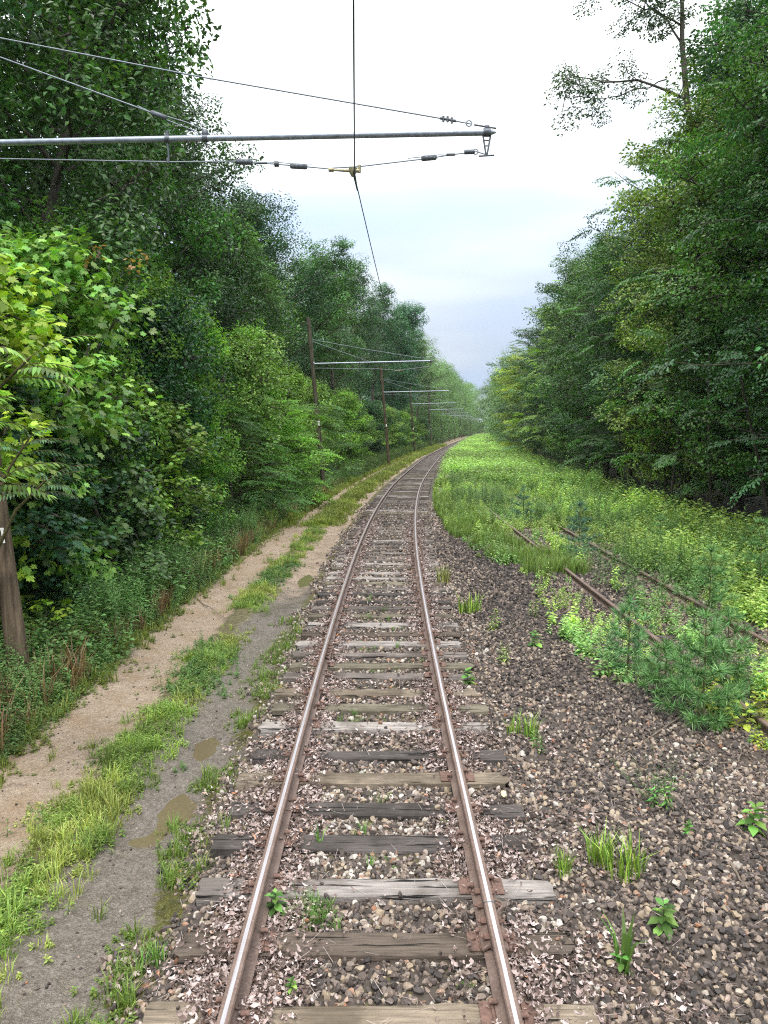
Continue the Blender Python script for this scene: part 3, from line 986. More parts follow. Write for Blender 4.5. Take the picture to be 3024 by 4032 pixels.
for i, (y, o, hs, ws, p, tn) in enumerate(LT):
    lab = f"tall {tone_w[tn]} broadleaf tree, {ORD[i]} from the camera left of the track"
    plant_tree('broadleaf_tree', tall[p], G(o, y, -.1), random.uniform(0, 6.28), (ws, ws, hs), jitc(GREENS[tn]), lab, group='tall trees left of the track')
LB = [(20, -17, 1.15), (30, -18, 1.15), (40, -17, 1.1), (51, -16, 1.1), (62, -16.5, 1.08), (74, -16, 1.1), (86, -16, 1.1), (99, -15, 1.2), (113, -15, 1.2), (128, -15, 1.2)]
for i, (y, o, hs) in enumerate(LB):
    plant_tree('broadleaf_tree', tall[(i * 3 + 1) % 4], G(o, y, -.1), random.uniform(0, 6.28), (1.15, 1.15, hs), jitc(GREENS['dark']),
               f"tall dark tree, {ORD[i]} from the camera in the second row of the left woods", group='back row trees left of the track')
# pale, open-crowned trees on the skyline
plant_tree('open_crowned_tree', thin, G(-7.0, 66, 0), .4, (1.0, 1.0, .98), jitc(GREENS['pale']), 'pale open-crowned tree on the skyline beyond the tall left oaks', group=None)
plant_tree('open_crowned_tree', thin, G(-6.2, 158, 0), 2.2, (1.5, 1.5, 1.28), jitc(GREENS['pale']), 'pale see-through tree ending the left skyline above the far track bend')

# ------------------------------------------------------------------ young trees and tall shrubs on the left
bush = [proto(make_clumpy, mat_leaf='leaf', seed=21, H=6.5, Rad=2.3, base=.08, nb=30, leaf=.115, cl_n=110, cl_r=.5, trunk_r=.06, tpl='oval', cl_per=6, uptilt=.7),
        proto(make_clumpy, mat_leaf='leaf_soft', seed=22, H=7.2, Rad=2.1, base=.08, nb=32, leaf=.095, cl_n=130, cl_r=.46, trunk_r=.06, tpl='oval', cl_per=6, uptilt=.8),
        proto(make_layered, mat_leaf='leaf_soft', seed=23, H=6.2, Rad=2.5, low=.3, nb=46, leaf=.09, trunk_r=.06, spr=4)]
maple = [proto(make_clumpy, seed=31, H=6.0, Rad=2.3, base=.08, nb=30, leaf=.125, cl_n=62, cl_r=.50, trunk_r=.06, tpl='maple', cl_per=7, squash=.45, uptilt=.6),
         proto(make_clumpy, seed=32, H=6.0, Rad=2.2, base=.08, nb=28, leaf=.145, cl_n=58, cl_r=.48, trunk_r=.06, tpl='oak', cl_per=7, squash=.45, uptilt=.6)]
LU = [  # y, off, hscale, wscale, (family, idx), tone, words
      (6.8, -6.9, .80, .95, 'm1', 'blue', 'young oak'), (10.6, -6.7, .98, 1.05, 'm0', 'lime', 'young maple'), (9.0, -8.0, 1.15, 1.1, 'm1', 'mid', 'young oak'),
      (12.2, -5.9, .80, .9, 'm1', 'blue', 'young oak'), (13.2, -6.9, 1.15, 1.1, 'm0', 'fresh', 'young maple'), (14.8, -5.9, .82, .95, 'm1', 'dark', 'young oak'),
      (17.0, -6.6, 1.12, 1.1, 'b1', 'fresh', 'leafy shrub tree'), (18.6, -5.7, .78, .95, 'm0', 'fresh', 'young maple'), (20.5, -6.6, 1.05, 1.0, 'b0', 'dark', 'leafy shrub tree'),
      (22.8, -6.0, .98, 1.0, 'b1', 'fresh', 'leafy shrub tree'), (25.2, -6.8, 1.15, 1.0, 'b1', 'fresh', 'leafy shrub tree'), (26.6, -5.5, .72, .9, 'b2', 'mid', 'layered shrub'),
      (29.5, -6.2, 1.04, 1.0, 'b0', 'fresh', 'leafy shrub tree'), (32.5, -5.6, .80, 1.0, 'b2', 'fresh', 'layered shrub'), (35.0, -6.4, 1.10, 1.05, 'b1', 'fresh', 'leafy shrub tree'),
      (38.0, -5.8, .70, 1.0, 'b0', 'fresh', 'leafy shrub tree'), (42, -6.2, .95, 1.1, 'b1', 'fresh', 'leafy shrub tree'), (46, -5.9, .82, 1.0, 'b2', 'mid', 'layered shrub'),
      (51, -6.3, 1.0, 1.1, 'b0', 'fresh', 'leafy shrub tree'), (56, -6.0, .85, 1.1, 'b1', 'fresh', 'leafy shrub tree'), (62, -6.2, .90, 1.1, 'b0', 'mid', 'leafy shrub tree'),
      (68, -6.3, .80, 1.2, 'b1', 'fresh', 'leafy shrub tree'), (75, -6.4, .9, 1.2, 'b0', 'dark', 'leafy shrub tree'), (83, -6.0, .8, 1.2, 'b1', 'fresh', 'leafy shrub tree'),
      (92, -6.2, .85, 1.3, 'b0', 'mid', 'leafy shrub tree'), (102, -6.1, .8, 1.3, 'b1', 'fresh', 'leafy shrub tree'), (113, -6.1, .8, 1.3, 'b0', 'mid', 'leafy shrub tree'), (125, -6.0, .8, 1.4, 'b1', 'fresh', 'leafy shrub tree'),
      (138, -6.0, .8, 1.4, 'b0', 'mid', 'leafy shrub tree')]
fam = {'m0': maple[0], 'm1': maple[1], 'b0': bush[0], 'b1': bush[1], 'b2': bush[2]}
for i, (y, o, hs, ws, f, tn, wd) in enumerate(LU):
    plant_tree(wd.replace(' ', '_'), fam[f], G(o, y, -.05), random.uniform(0, 6.28), (ws, ws, hs), jitc(GREENS[tn], .1),
               f"{tone_w[tn]} {wd}, {ORD[i]} from the camera along the left edge of the path", 'shrub', 'young trees and shrubs along the left of the path')

def tipped_maple():
    r = np.random.default_rng(91)
    w, l = make_clumpy(seed=92, H=6.6, Rad=1.4, base=.1, nb=18, leaf=.11, cl_n=50, cl_r=.42, trunk_r=.04, tpl='maple', cl_per=5, squash=.6, uptilt=.9)
    t = thing('young_maple', 'young maple with orange-red leaf tips rising above the left shrubs', 'shrub', (-4.9, 14.4, -.1))
    obj('trunk', w, M['bark'], t, smooth=True)
    obj('crown', l, M['leaf'], t, color=(.10, .19, .06))
    g = Geo(); c = clump(r, 16, .20, 1.0, .10)
    L = [c.xf(rotz_m(r.uniform(0, 6)), np.array([r.normal(0, .75), r.normal(0, .5), r.uniform(6.1, 6.9)]), .85) for _ in range(6)]
    bake(g, ls_cat(L), 'maple', r)
    o_ = obj('red_leaves', g, M['leaf'], t, color=(.27, .17, .07))
tipped_maple()
# ------------------------------------------------------------------ woods on the right
edge = [proto(make_layered, seed=41, H=17.5, Rad=5.0, low=1.5, nb=84, leaf=.125, trunk_r=.12, spr=5),
        proto(make_layered, seed=42, H=16.5, Rad=5.3, low=1.3, nb=80, leaf=.13, trunk_r=.11, spr=5),
        proto(make_layered, seed=43, H=18.5, Rad=4.7, low=1.7, nb=84, leaf=.12, trunk_r=.13, spr=5)]
edge += [proto(make_clumpy, seed=44, H=17, Rad=4.9, base=.07, nb=54, leaf=.13, cl_n=135, cl_r=.80, cl_per=7, tpl='oval', squash=.36, uptilt=.35, trunk_r=.14),
         proto(make_clumpy, seed=45, H=16.5, Rad=5.1, base=.10, nb=52, leaf=.12, cl_n=140, cl_r=.78, cl_per=7, tpl='oval', squash=.40, uptilt=.35, trunk_r=.13)]
RT = [(15.5, 12.4, 1.08, 1.05, 0, 'mid'), (20.0, 12.9, 1.10, 1.0, 1, 'dark'), (24.5, 12.5, 1.04, 1.0, 2, 'mid'), (29.0, 12.9, 1.05, 1.0, 0, 'mid'), (34, 12.6, 1.0, 1.0, 1, 'fresh'),
      (39.5, 12.6, .98, 1.0, 2, 'mid'), (45.5, 12.7, 1.0, 1.0, 0, 'dark'), (52, 12.5, .98, 1.05, 1, 'mid'), (59, 12.5, .95, 1.05, 2, 'mid'), (67, 12.4, .98, 1.1, 0, 'fresh'),
      (76, 12.4, .95, 1.1, 1, 'dark'), (86, 12.2, .9, 1.15, 2, 'mid'), (97, 12.0, .78, 1.2, 0, 'lime'), (108, 12.5, .9, 1.2, 1, 'mid'), (121, 12.5, .9, 1.2, 2, 'dark'), (135, 12.3, .9, 1.2, 0, 'mid')]
for i, (y, o, hs, ws, p, tn) in enumerate(RT):
    p = (3, 0, 4, 1, 3, 2, 4, 3)[i % 8]
    o += .25 if p > 2 else 0
    plant_tree('woodland_tree', edge[p], G(o, y, -.1), random.uniform(0, 6.28), (ws, ws, hs), jitc(GREENS[tn]),
               f"{tone_w[tn]} tree with drooping branches, {ORD[i]} from the camera at the right wood edge", group='trees along the right wood edge')
RB = [(17, 15.3, .98), (23, 15.6, .95), (28.5, 15.3, .95), (35, 15.6, .92), (42, 15.2, .92), (50, 15.4, .9), (59, 15.2, .9), (70, 15, .9), (82, 15, .85), (95, 15, .85), (110, 15, .85), (17.5, 17.5, 1.25), (24, 18.5, 1.25), (31, 17.5, 1.2), (38, 18.5, 1.2), (46, 17.8, 1.12), (55, 18, 1.1), (65, 17.8, 1.1), (76, 17.5, 1.08), (88, 17.5, 1.05), (102, 17.5, 1.0), (118, 17.5, 1.0)]
for i, (y, o, hs) in enumerate(RB):
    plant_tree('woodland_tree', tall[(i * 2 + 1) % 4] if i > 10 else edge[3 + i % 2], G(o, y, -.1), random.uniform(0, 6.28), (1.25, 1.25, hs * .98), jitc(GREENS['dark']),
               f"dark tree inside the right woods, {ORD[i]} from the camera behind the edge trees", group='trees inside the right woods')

# the bare-limbed sparse tree against the sky, upper right
def sparse_tree():
    r = np.random.default_rng(77)
    wood = Geo(); L = []
    tp = np.array([(0, 0, 0), (.15, 0, 4), (.1, 0, 8), (-.1, 0, 11), (-.35, 0, 13.5), (-.75, 0, 15.3), (-1.0, .1, 17.5), (-1.05, .1, 19), (-1.5, 0, 21.5), (-1.9, 0, 24)])
    tube(wood, tp, [.22, .2, .18, .16, .14, .12, .10, .085, .05, .02], 9)
    limbs = [((-.75, 0, 15.3), [(-1.8, .1, .8), (-3.6, .2, .8), (-4.9, .3, 1.0)], .06), ((-1.0, .1, 17.5), [(-.5, .1, .8), (-1.8, .3, 2.0), (-2.7, .4, 2.4)], .05),
             ((-1.05, .1, 19), [(.4, .1, 1.2), (1.3, -.2, 2.1), (2.0, -.3, 2.6)], .06), ((-1.3, .1, 20.3), [(-.9, 0, .4), (-2.0, 0, 1.5), (-3.0, .1, 3.0)], .05),
             ((-1.6, 0, 16.1), [(-1.0, .2, -.3), (-2.5, .3, -.6), (-4.0, .4, -.5)], .03), ((-1.0, .1, 18.2), [(-1.2, -.4, .3), (-2.4, -.6, .6), (-3.4, -.7, .9)], .04)]
    c1 = clump(r, 40, .6, .7, .15)
    for p0, segs, rad in limbs:
        p0 = np.array(p0)
        pts = np.array([p0] + [p0 + np.array(s) for s in segs])
        tt = np.linspace(0, len(pts) - 1, 9); ii = np.clip(tt.astype(int), 0, len(pts) - 2)
        pp = pts[ii] + (pts[ii + 1] - pts[ii]) * (tt - ii)[:, None] + r.normal(0, .05, (9, 3)); pp[0] = p0
        tube(wood, pp, np.linspace(rad, .012, 9), 6)
        for j in range(9):
            t = r.integers(3, 9); q = pp[t]
            q1 = q + nrm(r.normal(size=3)) * r.uniform(.4, 1.3)
            tube(wood, [q, (q + q1) / 2 + r.normal(0, .08, 3), q1], [.02, .013, .007], 4)
            for _ in range(4):
                L.append(c1.xf(rotz_m(r.uniform(0, 6)), q + (q1 - q) * r.uniform(.6, 1.1), r.uniform(.6, 1.0)))
    for j in range(10):
        q = np.array([-1.5 + r.normal(0, 1.4), r.normal(0, 1), r.uniform(20, 24)])
        L.append(c1.xf(rotz_m(r.uniform(0, 6)), q, 1.0))
    lv = Geo(); bake(lv, ls_cat(L), 'rhomb', r)
    t = thing('sparse_tree', 'tall thin-leaved tree with dark forking limbs against the sky, upper right', 'tree', (13.1, 33, 1.2))
    obj('trunk', wood, M['bark'], t, smooth=True)
    obj('crown', lv, M['leaf'], t, color=(.06, .10, .055))
sparse_tree()
# slender saplings standing in the dark just inside the right edge
sap_me = []
for s in range(3):
    r = np.random.default_rng(300 + s); g = Geo()
    p = limb_pts((0, 0, -.2), (r.normal(0, .03), r.normal(0, .03), 1), 6.5, r, 0, 7); p[:, :2] *= .5
    tube(g, p, np.linspace(.06, .035, 7), 7)
    lf = Geo(); c = clump(r, 120, .9, .5, .14)
    L = [c.xf(rotz_m(r.uniform(0, 6)), p[-1] + r.normal(0, .7, 3), 1.0) for _ in range(7)] + [c.xf(rotz_m(1.), p[4] + r.normal(0, .6, 3), .6) for _ in range(3)]
    bake(lf, ls_cat(L), 'rhomb', r)
    sap_me.append((g.mesh('trunk', M['bark'], True), lf.mesh('crown', M['leaf'])))
for i, (y, o) in enumerate([(20, 11.3), (22.3, 11.2), (24.0, 12.2), (26.5, 11.0), (28.8, 11.6), (31.5, 11.2), (34.5, 11.9), (38, 11.3), (43, 11.6), (19.0, 10.9)]):
    plant_tree('sapling', sap_me[i % 3], G(o, y, 0), random.uniform(0, 6), 1.0, jitc(GREENS['dark']),
               f"slender bare-stemmed sapling, {ORD[i]} from the camera at the foot of the right woods", 'sapling', 'slim trunks at the right wood edge')

# ------------------------------------------------------------------ far woods that read as one mass
def woods(name, pts, leaf, seed, cn=170, cr=1.5, nlow=17, color=GREENS['mid']):
    r = np.random.default_rng(seed); L = []
    cl = [clump(r, cn, cr * s, .65, leaf) for s in (.8, 1.0, 1.25)]
    g = Geo(); rr = []
    for (x, y, z, H, Rd) in pts:
        tone = r.uniform(0, .6)
        n = int(nlow * H / 10 * (Rd / 3.5))
        for j in range(n):
            u = r.random() ** .8
            rad = Rd * math.sqrt(max(0, 1 - (max(0, u - .4) / .62) ** 2)) * r.uniform(.5, 1)
            a = r.uniform(0, 6.28)
            c = cl[r.integers(0, 3)].xf(rotz_m(a), np.array([x + math.cos(a) * rad, y + math.sin(a) * rad, z + .8 + u * (H - 1.5)]), r.uniform(.8, 1.2))
            L.append(c); rr.append(np.full(len(c.P), tone) + r.uniform(0, .4, len(c.P)))
    bake(g, ls_cat(L), 'rhomb', r, rnd=np.clip(np.concatenate(rr), 0, 1))
    ob = obj(name, g, M['leaf_soft'], color=color)
    return ob
pts = []
for y in np.arange(152, 420, 9.):
    for o in (-7.5, -13.5, -20):
        pts.append((*G(o + random.uniform(-1, 1), y + random.uniform(-2, 2))[:2], 0, random.uniform(18, 23) if y < 235 else random.uniform(22, 26), 4.5))
    pts.append((*G(-5.8, y)[:2], 0, random.uniform(5, 8), 3))
o_ = woods('distant_woodland', pts, .42, 501, cn=60, cr=1.9, color=(.115, .20, .085))
tag(o_, 'far woods lining the left side of the track bend, merging into one mass', 'woodland', kind='stuff')
pts = []
for y in np.arange(148, 400, 9.):
    for o in (11.2 if y < 240 else 13., 18.5, 25):
        pts.append((*G(o + random.uniform(-1, 1), y + random.uniform(-2, 2))[:2], 0, random.uniform(17, 21) if y > 165 else 16, 4.8))
for x in np.arange(47, 120, 6.):
    for yy in (322 + x * .3, 340 + x * .3):
        pts.append((x + random.uniform(-2, 2), yy + random.uniform(-4, 4), 0, random.uniform(21, 28), 5.5))
o_ = woods('distant_woodland', pts, .42, 502, cn=60, cr=1.9, color=(.115, .20, .085))
tag(o_, 'far woods right of the bend and closing the view beyond it', 'woodland', kind='stuff')
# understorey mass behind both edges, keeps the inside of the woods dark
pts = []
for y in np.arange(6, 150, 6.):
    pts.append((*G(-13 + random.uniform(-1, 1), y)[:2], 0.0, random.uniform(5, 9), 3.4))
    pts.append((*G(-22 + random.uniform(-1, 1), y)[:2], 0.6, random.uniform(12, 16), 4.5))
    pts.append((*G(-29 + random.uniform(-1, 1), y)[:2], 1.0, random.uniform(10, 16), 4.5))
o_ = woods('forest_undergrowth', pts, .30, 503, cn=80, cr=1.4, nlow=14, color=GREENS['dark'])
tag(o_, 'dark undergrowth filling the left woods behind the young trees', 'undergrowth', kind='stuff')
pts = []
for y in np.arange(12, 150, 6.):
    pts.append((*G(21 + random.uniform(-1, 1), y)[:2], -.2, random.uniform(8, 14), 3.8))
    pts.append((*G(28 + random.uniform(-1, 1), y)[:2], 0, random.uniform(10, 16), 4.5))
    pts.append((*G(35 + random.uniform(-1, 1), y)[:2], 0, random.uniform(12, 16), 4.5))
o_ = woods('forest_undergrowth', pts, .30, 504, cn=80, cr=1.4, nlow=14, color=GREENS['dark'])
tag(o_, 'dark undergrowth deep inside the right woods', 'undergrowth', kind='stuff')

# ------------------------------------------------------------------ sumac with long fronds, near left
def frond(r, L=.5, n=11, leaf=.12, droop=.35):
    """one compound leaf along +x"""
    u = np.linspace(.12, 1, n)
    P = np.stack([u * L, np.zeros(n), .10 * L * u - droop * L * u ** 2.2], -1)
    out = []
    for s in (-1, 1):
        a = s * (1.15 - .5 * u)
        D = np.stack([np.cos(a), np.sin(a), -.55 - .35 * u * r.uniform(.5, 1.2, n)], -1)
        N = np.stack([np.full(n, .1), -s * np.full(n, .25), np.ones(n)], -1) + r.normal(0, .08, (n, 3))
        out.append(LS(P.copy(), nrm(D), nrm(N), leaf * np.sin(.35 + u * 2.3) ** .6 * r.uniform(.9, 1.1, n)))
    out.append(LS(P[-1:], np.array([[1, 0, -.4]]), np.array([[0, 0, 1.]]), np.array([leaf * .8])))
    return ls_cat(out), P
TPL['leaflet'] = (np.array([[0, 0, 0], [.12, .25, .02], [.10, .6, 0], [0, 1, -.12], [-.10, .6, 0], [-.12, .25, .02]]), np.array([[0, 1, 5], [1, 2, 5], [2, 4, 5], [2, 3, 4]]))
def sumac(base, tips, label, seed, color, L=.52, leaf=.125, nf=9):
    r = np.random.default_rng(seed)
    t = thing('sumac', label, 'shrub', tuple(base))
    base = np.array(base); w = Geo(); lv = Geo(); LL = []
    for tip in tips:
        tip = np.array(tip) - base
        mid = tip * [.25, .25, .62]
        p = np.array([np.zeros(3), mid * .5, mid, tip * [.6, .6, .86], tip])
        tube(w, p, [.035, .03, .024, .018, .010], 7)
        d = nrm(p[-1] - p[-2])
        for i in range(nf):
            az = i * 2.4 + r.uniform(-.3, .3)
            q0 = p[-1] - d * (.035 * i)
            v = np.array([math.cos(az), math.sin(az), r.uniform(-.05, .75 - .08 * i)])
            fr, sp_ = frond(r, L * r.uniform(.8, 1.15), 12, leaf)
            Rm = frame_from(v + d * .25)
            LL.append(fr.xf(Rm, q0, 1.0))
            tube(w, np.vstack([[q0], sp_ @ Rm.T + q0]), .0035, 4, cap=False)
    bake(lv, ls_cat(LL), 'leaflet', r)
    obj('stem', w, M['stem'], t, smooth=True)
    obj('fronds', lv, M['leaf'], t, color=color)
sumac((-4.5, 6.6, -.1), [(-2.72, 6.0, 3.72), (-3.35, 5.9, 4.15), (-3.15, 5.7, 3.25), (-3.05, 6.2, 2.8), (-3.6, 6.3, 3.6)], 'bright green sumac with long feathery fronds at the left frame edge', 61, (.13, .24, .04), nf=10)
sumac((-5.0, 9.2, -.1), [(-3.9, 8.9, 2.6), (-4.2, 9.2, 3.1)], 'small dark green sumac under the young oaks near the numbered pole', 62, (.055, .12, .05), L=.5, leaf=.11, nf=9)

# ------------------------------------------------------------------ trolley poles with bracket arms
ARM = 6.35
def pole_meshes(near):
    d = []; SX = -.12 if near else 0.0
    ns = 14 if near else 8
    g = Geo(); zz = np.linspace(-.4, 8.9, 12)
    tube(g, np.stack([-.085 * zz + SX, zz * 0, zz], -1), np.linspace(.128, .105, 12) + np.array([.004 * math.sin(i * 2.1) for i in range(12)]), ns)
    d.append(('shaft', g, 'pole'))
    px = lambda z: -.085 * z + SX
    AZ = 6.49 if near else 6.55
    x0 = px(AZ) + .10; x1 = 5.66
    ax = lambda x: AZ + .02 * (x - x0)
    g = Geo()
    tube(g, [(x0, 0, ax(x0)), (x0 + 3.6, 0, ax(x0 + 3.6) + .0), (x1, 0, ax(x1))], .036 if near else .045, 12 if near else 7)
    tube(g, [(x0 + 3.1, 0, ax(x0 + 3.1)), (x0 + 3.16, 0, ax(x0 + 3.16))], .038, 12)
    tube(g, [(x1 - .0, 0, ax(x1)), (x1 + .10, 0, ax(x1))], [.044, .008], 10)
    bbox(g, (x0 - .02, 0, AZ), (.05, .16, .20), .008)
    d.append(('bracket_arm', g, 'galv'))
    # tip hanger
    g = Geo()
    tube(g, [(x1 - .05, 0, ax(x1)), (x1 + .03, 0, ax(x1))], .048, 10)
    tube(g, [(x1 - .055, 0, ax(x1) - .03), (x1 - .015, 0, ax(x1) - .26)], .010, 6)
    tube(g, [(x1 + .035, 0, ax(x1) - .03), (x1 - .005, 0, ax(x1) - .26)], .010, 6)
    for q in (.09, .15):
        tube(g, [(x1 - .045, 0, ax(x1) - q), (x1 + .025, 0, ax(x1) - q)], .008, 6)
    bbox(g, (x1 - .01, 0, ax(x1) + .055), (.05, .04, .05), .006)
    tube(g, [(x1 - .10, 0, ax(x1) - .265), (x1 + .08, 0, ax(x1) - .255)], .010, 6)
    tube(g, [(x1 - .16, 0, ax(x1) + .085), (x1 + .10, 0, ax(x1) + .045)], .010, 6)
    d.append(('tip_hanger', g, 'iron'))
    xs_ = lambda X: X + 4.45 - .02        # world X at the near pole -> local x
    xm = xs_(-2.51)
    g = Geo()
    tube(g, [(xm, 0, ax(xm) + .09), (xm, 0, ax(xm) - .02)], .022, 8)
    tube(g, [(xm, 0, ax(xm) + .0), (xm + .01, 0, 6.30)], .012, 6)
    tube(g, [(xm - .025, 0, ax(xm)), (xm + .025, 0, ax(xm))], .043, 10)
    tube(g, [(xm, 0, 6.33), (xm, 0, 6.27)], .02, 8)
    d.append(('clamp', g, 'iron')); g = Geo()
    xg = xs_(-2.07)
    bbox(g, (xg, 0, ax(xg) + .055), (.07, .05, .09), .012)
    tube(g, [(xg - .03, 0, ax(xg)), (xg + .03, 0, ax(xg))], .042, 10)
    tube(g, [(xg, 0, ax(xg) - .03), (xg + .02, 0, ax(xg) - .07)], .012, 6)
    d.append(('clamp', g, 'iron'))
    # guys
    g = Geo()
    PT = 7.78
    e0 = np.array([px(PT) + .12, 0, PT]); e1 = np.array([x1 - .42, 0, ax(x1) + .135])
    tube(g, [e0, (e0 + e1) / 2 - [0, 0, .03], e1], .0085 if near else .013, 6)
    tube(g, [e1, (x1 - .20, 0, ax(x1) + .095)], .008, 6)
    if near:
        a = np.linspace(0, 2 * PI, 15)
        c0 = np.array([x1 - .22, 0, ax(x1) + .10])
        tube(g, np.stack([c0[0] + .032 * np.cos(a), a * 0, c0[2] + .032 * np.sin(a)], -1), .008, 6)
    d.append(('guy_wire', g, 'cable')); g = Geo()
    f1 = np.array([xg - .03, 0, ax(xg) + .08])
    e0b = np.array([px(PT - .08) + .12, 0, PT - .10])
    f0 = e0b + (f1 - e0b) * .80
    tube(g, [e0b, f0], .0085 if near else .013, 6)
    pz = np.array([f0 + [0, 0, .012], f0 + (f1 - f0) * .3 + [0, 0, .02], f0 + (f1 - f0) * .7 + [0, 0, .035], f1 + [0, 0, .02]])
    tube(g, pz, .006, 6); pz[:, 2] -= [.024, .04, .06, .05]; tube(g, pz, .006, 6)
    if near:
        tube(g, [f0 - (f1 - f0) * .25 + [0, 0, .02], f0], .006, 6)
    d.append(('guy_wire', g, 'cable'))
    g = Geo()
    for q in (-.05, .0, .05):
        dd = nrm(e1 - e0); c = e1 - dd * .05 + dd * q
        tube(g, [c + [0, -.0, -.035 if q else .035], c + [0, 0, .03 if q else -.03]], .014, 6)
    dd = nrm(e1 - e0)
    tube(g, [e1 - dd * .14, e1 + dd * .05], .016, 6)
    d.append(('cable_clamp', g, 'iron')); g = Geo()
    dd = nrm(f1 - f0); Rm = frame_from(dd)
    bbox(g, f0 + dd * .10, (.19, .05, .05), .008, rot=Rm)
    d.append(('cable_clamp', g, 'iron'))
    # span-wire clamps, strain insulators
    for X, z, L_ in ((-1.62, 6.285, .20), (-.98, 6.235, .20), (.547, 6.33, .18)):
        g = Geo(); bbox(g, (xs_(X), 0, z), (L_, .05, .055), .010, rot=frame_from((1, 0, -.05 if X < 0 else .09)))
        for q in (-.06, 0, .06):
            tube(g, [(xs_(X) + q, -.032, z), (xs_(X) + q, .032, z)], .014, 6)
        d.append(('cable_clamp', g, 'iron'))
    for X, z, L_, rr_ in ((-1.24, 6.26, .05, .035), (1.02, 6.395, .12, .028), (-1.42, 6.27, .14, .014), (.80, 6.365, .10, .016)):
        g = Geo(); tube(g, [(xs_(X) - L_ / 2, 0, z), (xs_(X) + L_ / 2, 0, z + .003)], rr_, 8)
        d.append(('insulator', g, 'iron'))
    # span wire (slack under the arm)
    g = Geo()
    w_ = .0075 if near else .012
    P1 = [(px(6.3) + .12, 0, 6.33), (xs_(-2.51), 0, 6.285), (xs_(-1.7), 0, 6.29), (xs_(-1.28), 0, 6.262), (xs_(-1.0), 0, 6.24), (xs_(-.60), 0, 6.205)]
    tube(g, P1, w_, 6)
    tube(g, [(xs_(-.60), 0, 6.215), (xs_(-.25), 0, 6.235), (xs_(.55), 0, 6.325), (xs_(.80), 0, 6.365), (xs_(1.1), 0, 6.40), (xs_(1.27), 0, ax(x1) - .262)], w_, 6)
    if near:
        tube(g, [(xs_(.30), 0, 6.325), (xs_(.50), 0, 6.345), (xs_(.66), 0, 6.365), (xs_(.76), 0, 6.362)], .005, 6)
        tube(g, [(xs_(-1.5), 0, 6.285), (xs_(-1.35), 0, 6.275), (xs_(-1.22), 0, 6.28), (xs_(-.9), 0, 6.25), (xs_(-.82), 0, 6.252)], .005, 6)
        a = np.linspace(0, 2 * PI, 13)
        tube(g, np.stack([xs_(1.09) + .03 * np.cos(a), a * 0, 6.40 + .03 * np.sin(a)], -1), .007, 6)
    d.append(('span_wire', g, 'cable'))
    g = Geo()                                   # trolley ear / pull-off
    a0 = np.array([xs_(-.60), 0, 6.195]); a1 = np.array([xs_(-.27), 0, 6.185])
    tube(g, [a0, (a0 + a1) / 2 + [0, 0, -.004], a1], [.011, .016, .024], 8)
    tube(g, [a0 + [-.03, 0, .0], a0 + [.03, 0, 0]], .024, 8)
    tube(g, [a1 + [.0, 0, -.02], a1 + [.0, 0, .065]], .02, 8)
    tube(g, [(xs_(-.345), 0, 6.215), (xs_(-.345), 0, 6.165), (xs_(-.345), 0, 6.12)], [.050, .042, .018], 12)
    d.append(('wire_holder', g, 'bronze'))
    # pole-side hardware
    g = Geo()
    for z in (PT, PT - .10, 6.33):
        g = Geo(); tube(g, [(px(z) - .16, 0, z), (px(z) + .17, 0, z)], .011, 6)
        d.append(('through_bolt', g, 'iron'))
    g = Geo(); tube(g, [(px(6.55) - .18, 0, 6.55), (px(6.55), 0, 6.55)], .014, 6)
    d.append(('through_bolt', g, 'iron'))
    return d
pm_near = [(k_, v.mesh(k_, M[m_], True)) for k_, v, m_ in pole_meshes(True)]
pm_far = [(k_, v.mesh(k_, M[m_], True)) for k_, v, m_ in pole_meshes(False)]
gp = Geo(); bbox(gp, (0, 0, 0), (.11, .012, .24), .003)
plate_tag = gp.mesh('number_tag', M['white'])
POLES = [(9.4, -4.45, (1, .92, .82)), (39.7, -3.10, (.72, .80, .72)), (70.6, .45, (.78, .68, .60)), (103.8, 4.15, (.7, .62, .58)), (136, 8.45, (.7, .8, .7)), (169.5, 12.9, (.75, .95, .85)), (199, 16.9, (.8, .8, .8)),
         (229, 21.0, (.8, .8, .8)), (262, 26.3, (.8, .8, .8)), (294, 33.2, (.8, .8, .8))]
POLES = [(y, x, c) for y, x, c in POLES]
plab = ['nearest weathered trolley pole, with white number 7 and steel bracket arm over the track',
        'second trolley pole, grey and half hidden by shrubs, its arm reaching over the track',
        'third trolley pole, reddish brown below, standing at the edge of the path',
        'fourth trolley pole, dark, standing clear of the shrubs by the grass verge',
        'fifth trolley pole along the left of the track, greenish grey', 'sixth trolley pole, with pale green arm, on the far straight',
        'seventh trolley pole from the camera on the far bend', 'eighth trolley pole from the camera on the far bend', 'ninth trolley pole from the camera on the far bend',
        'last trolley pole in view, beyond the point where the rails vanish']
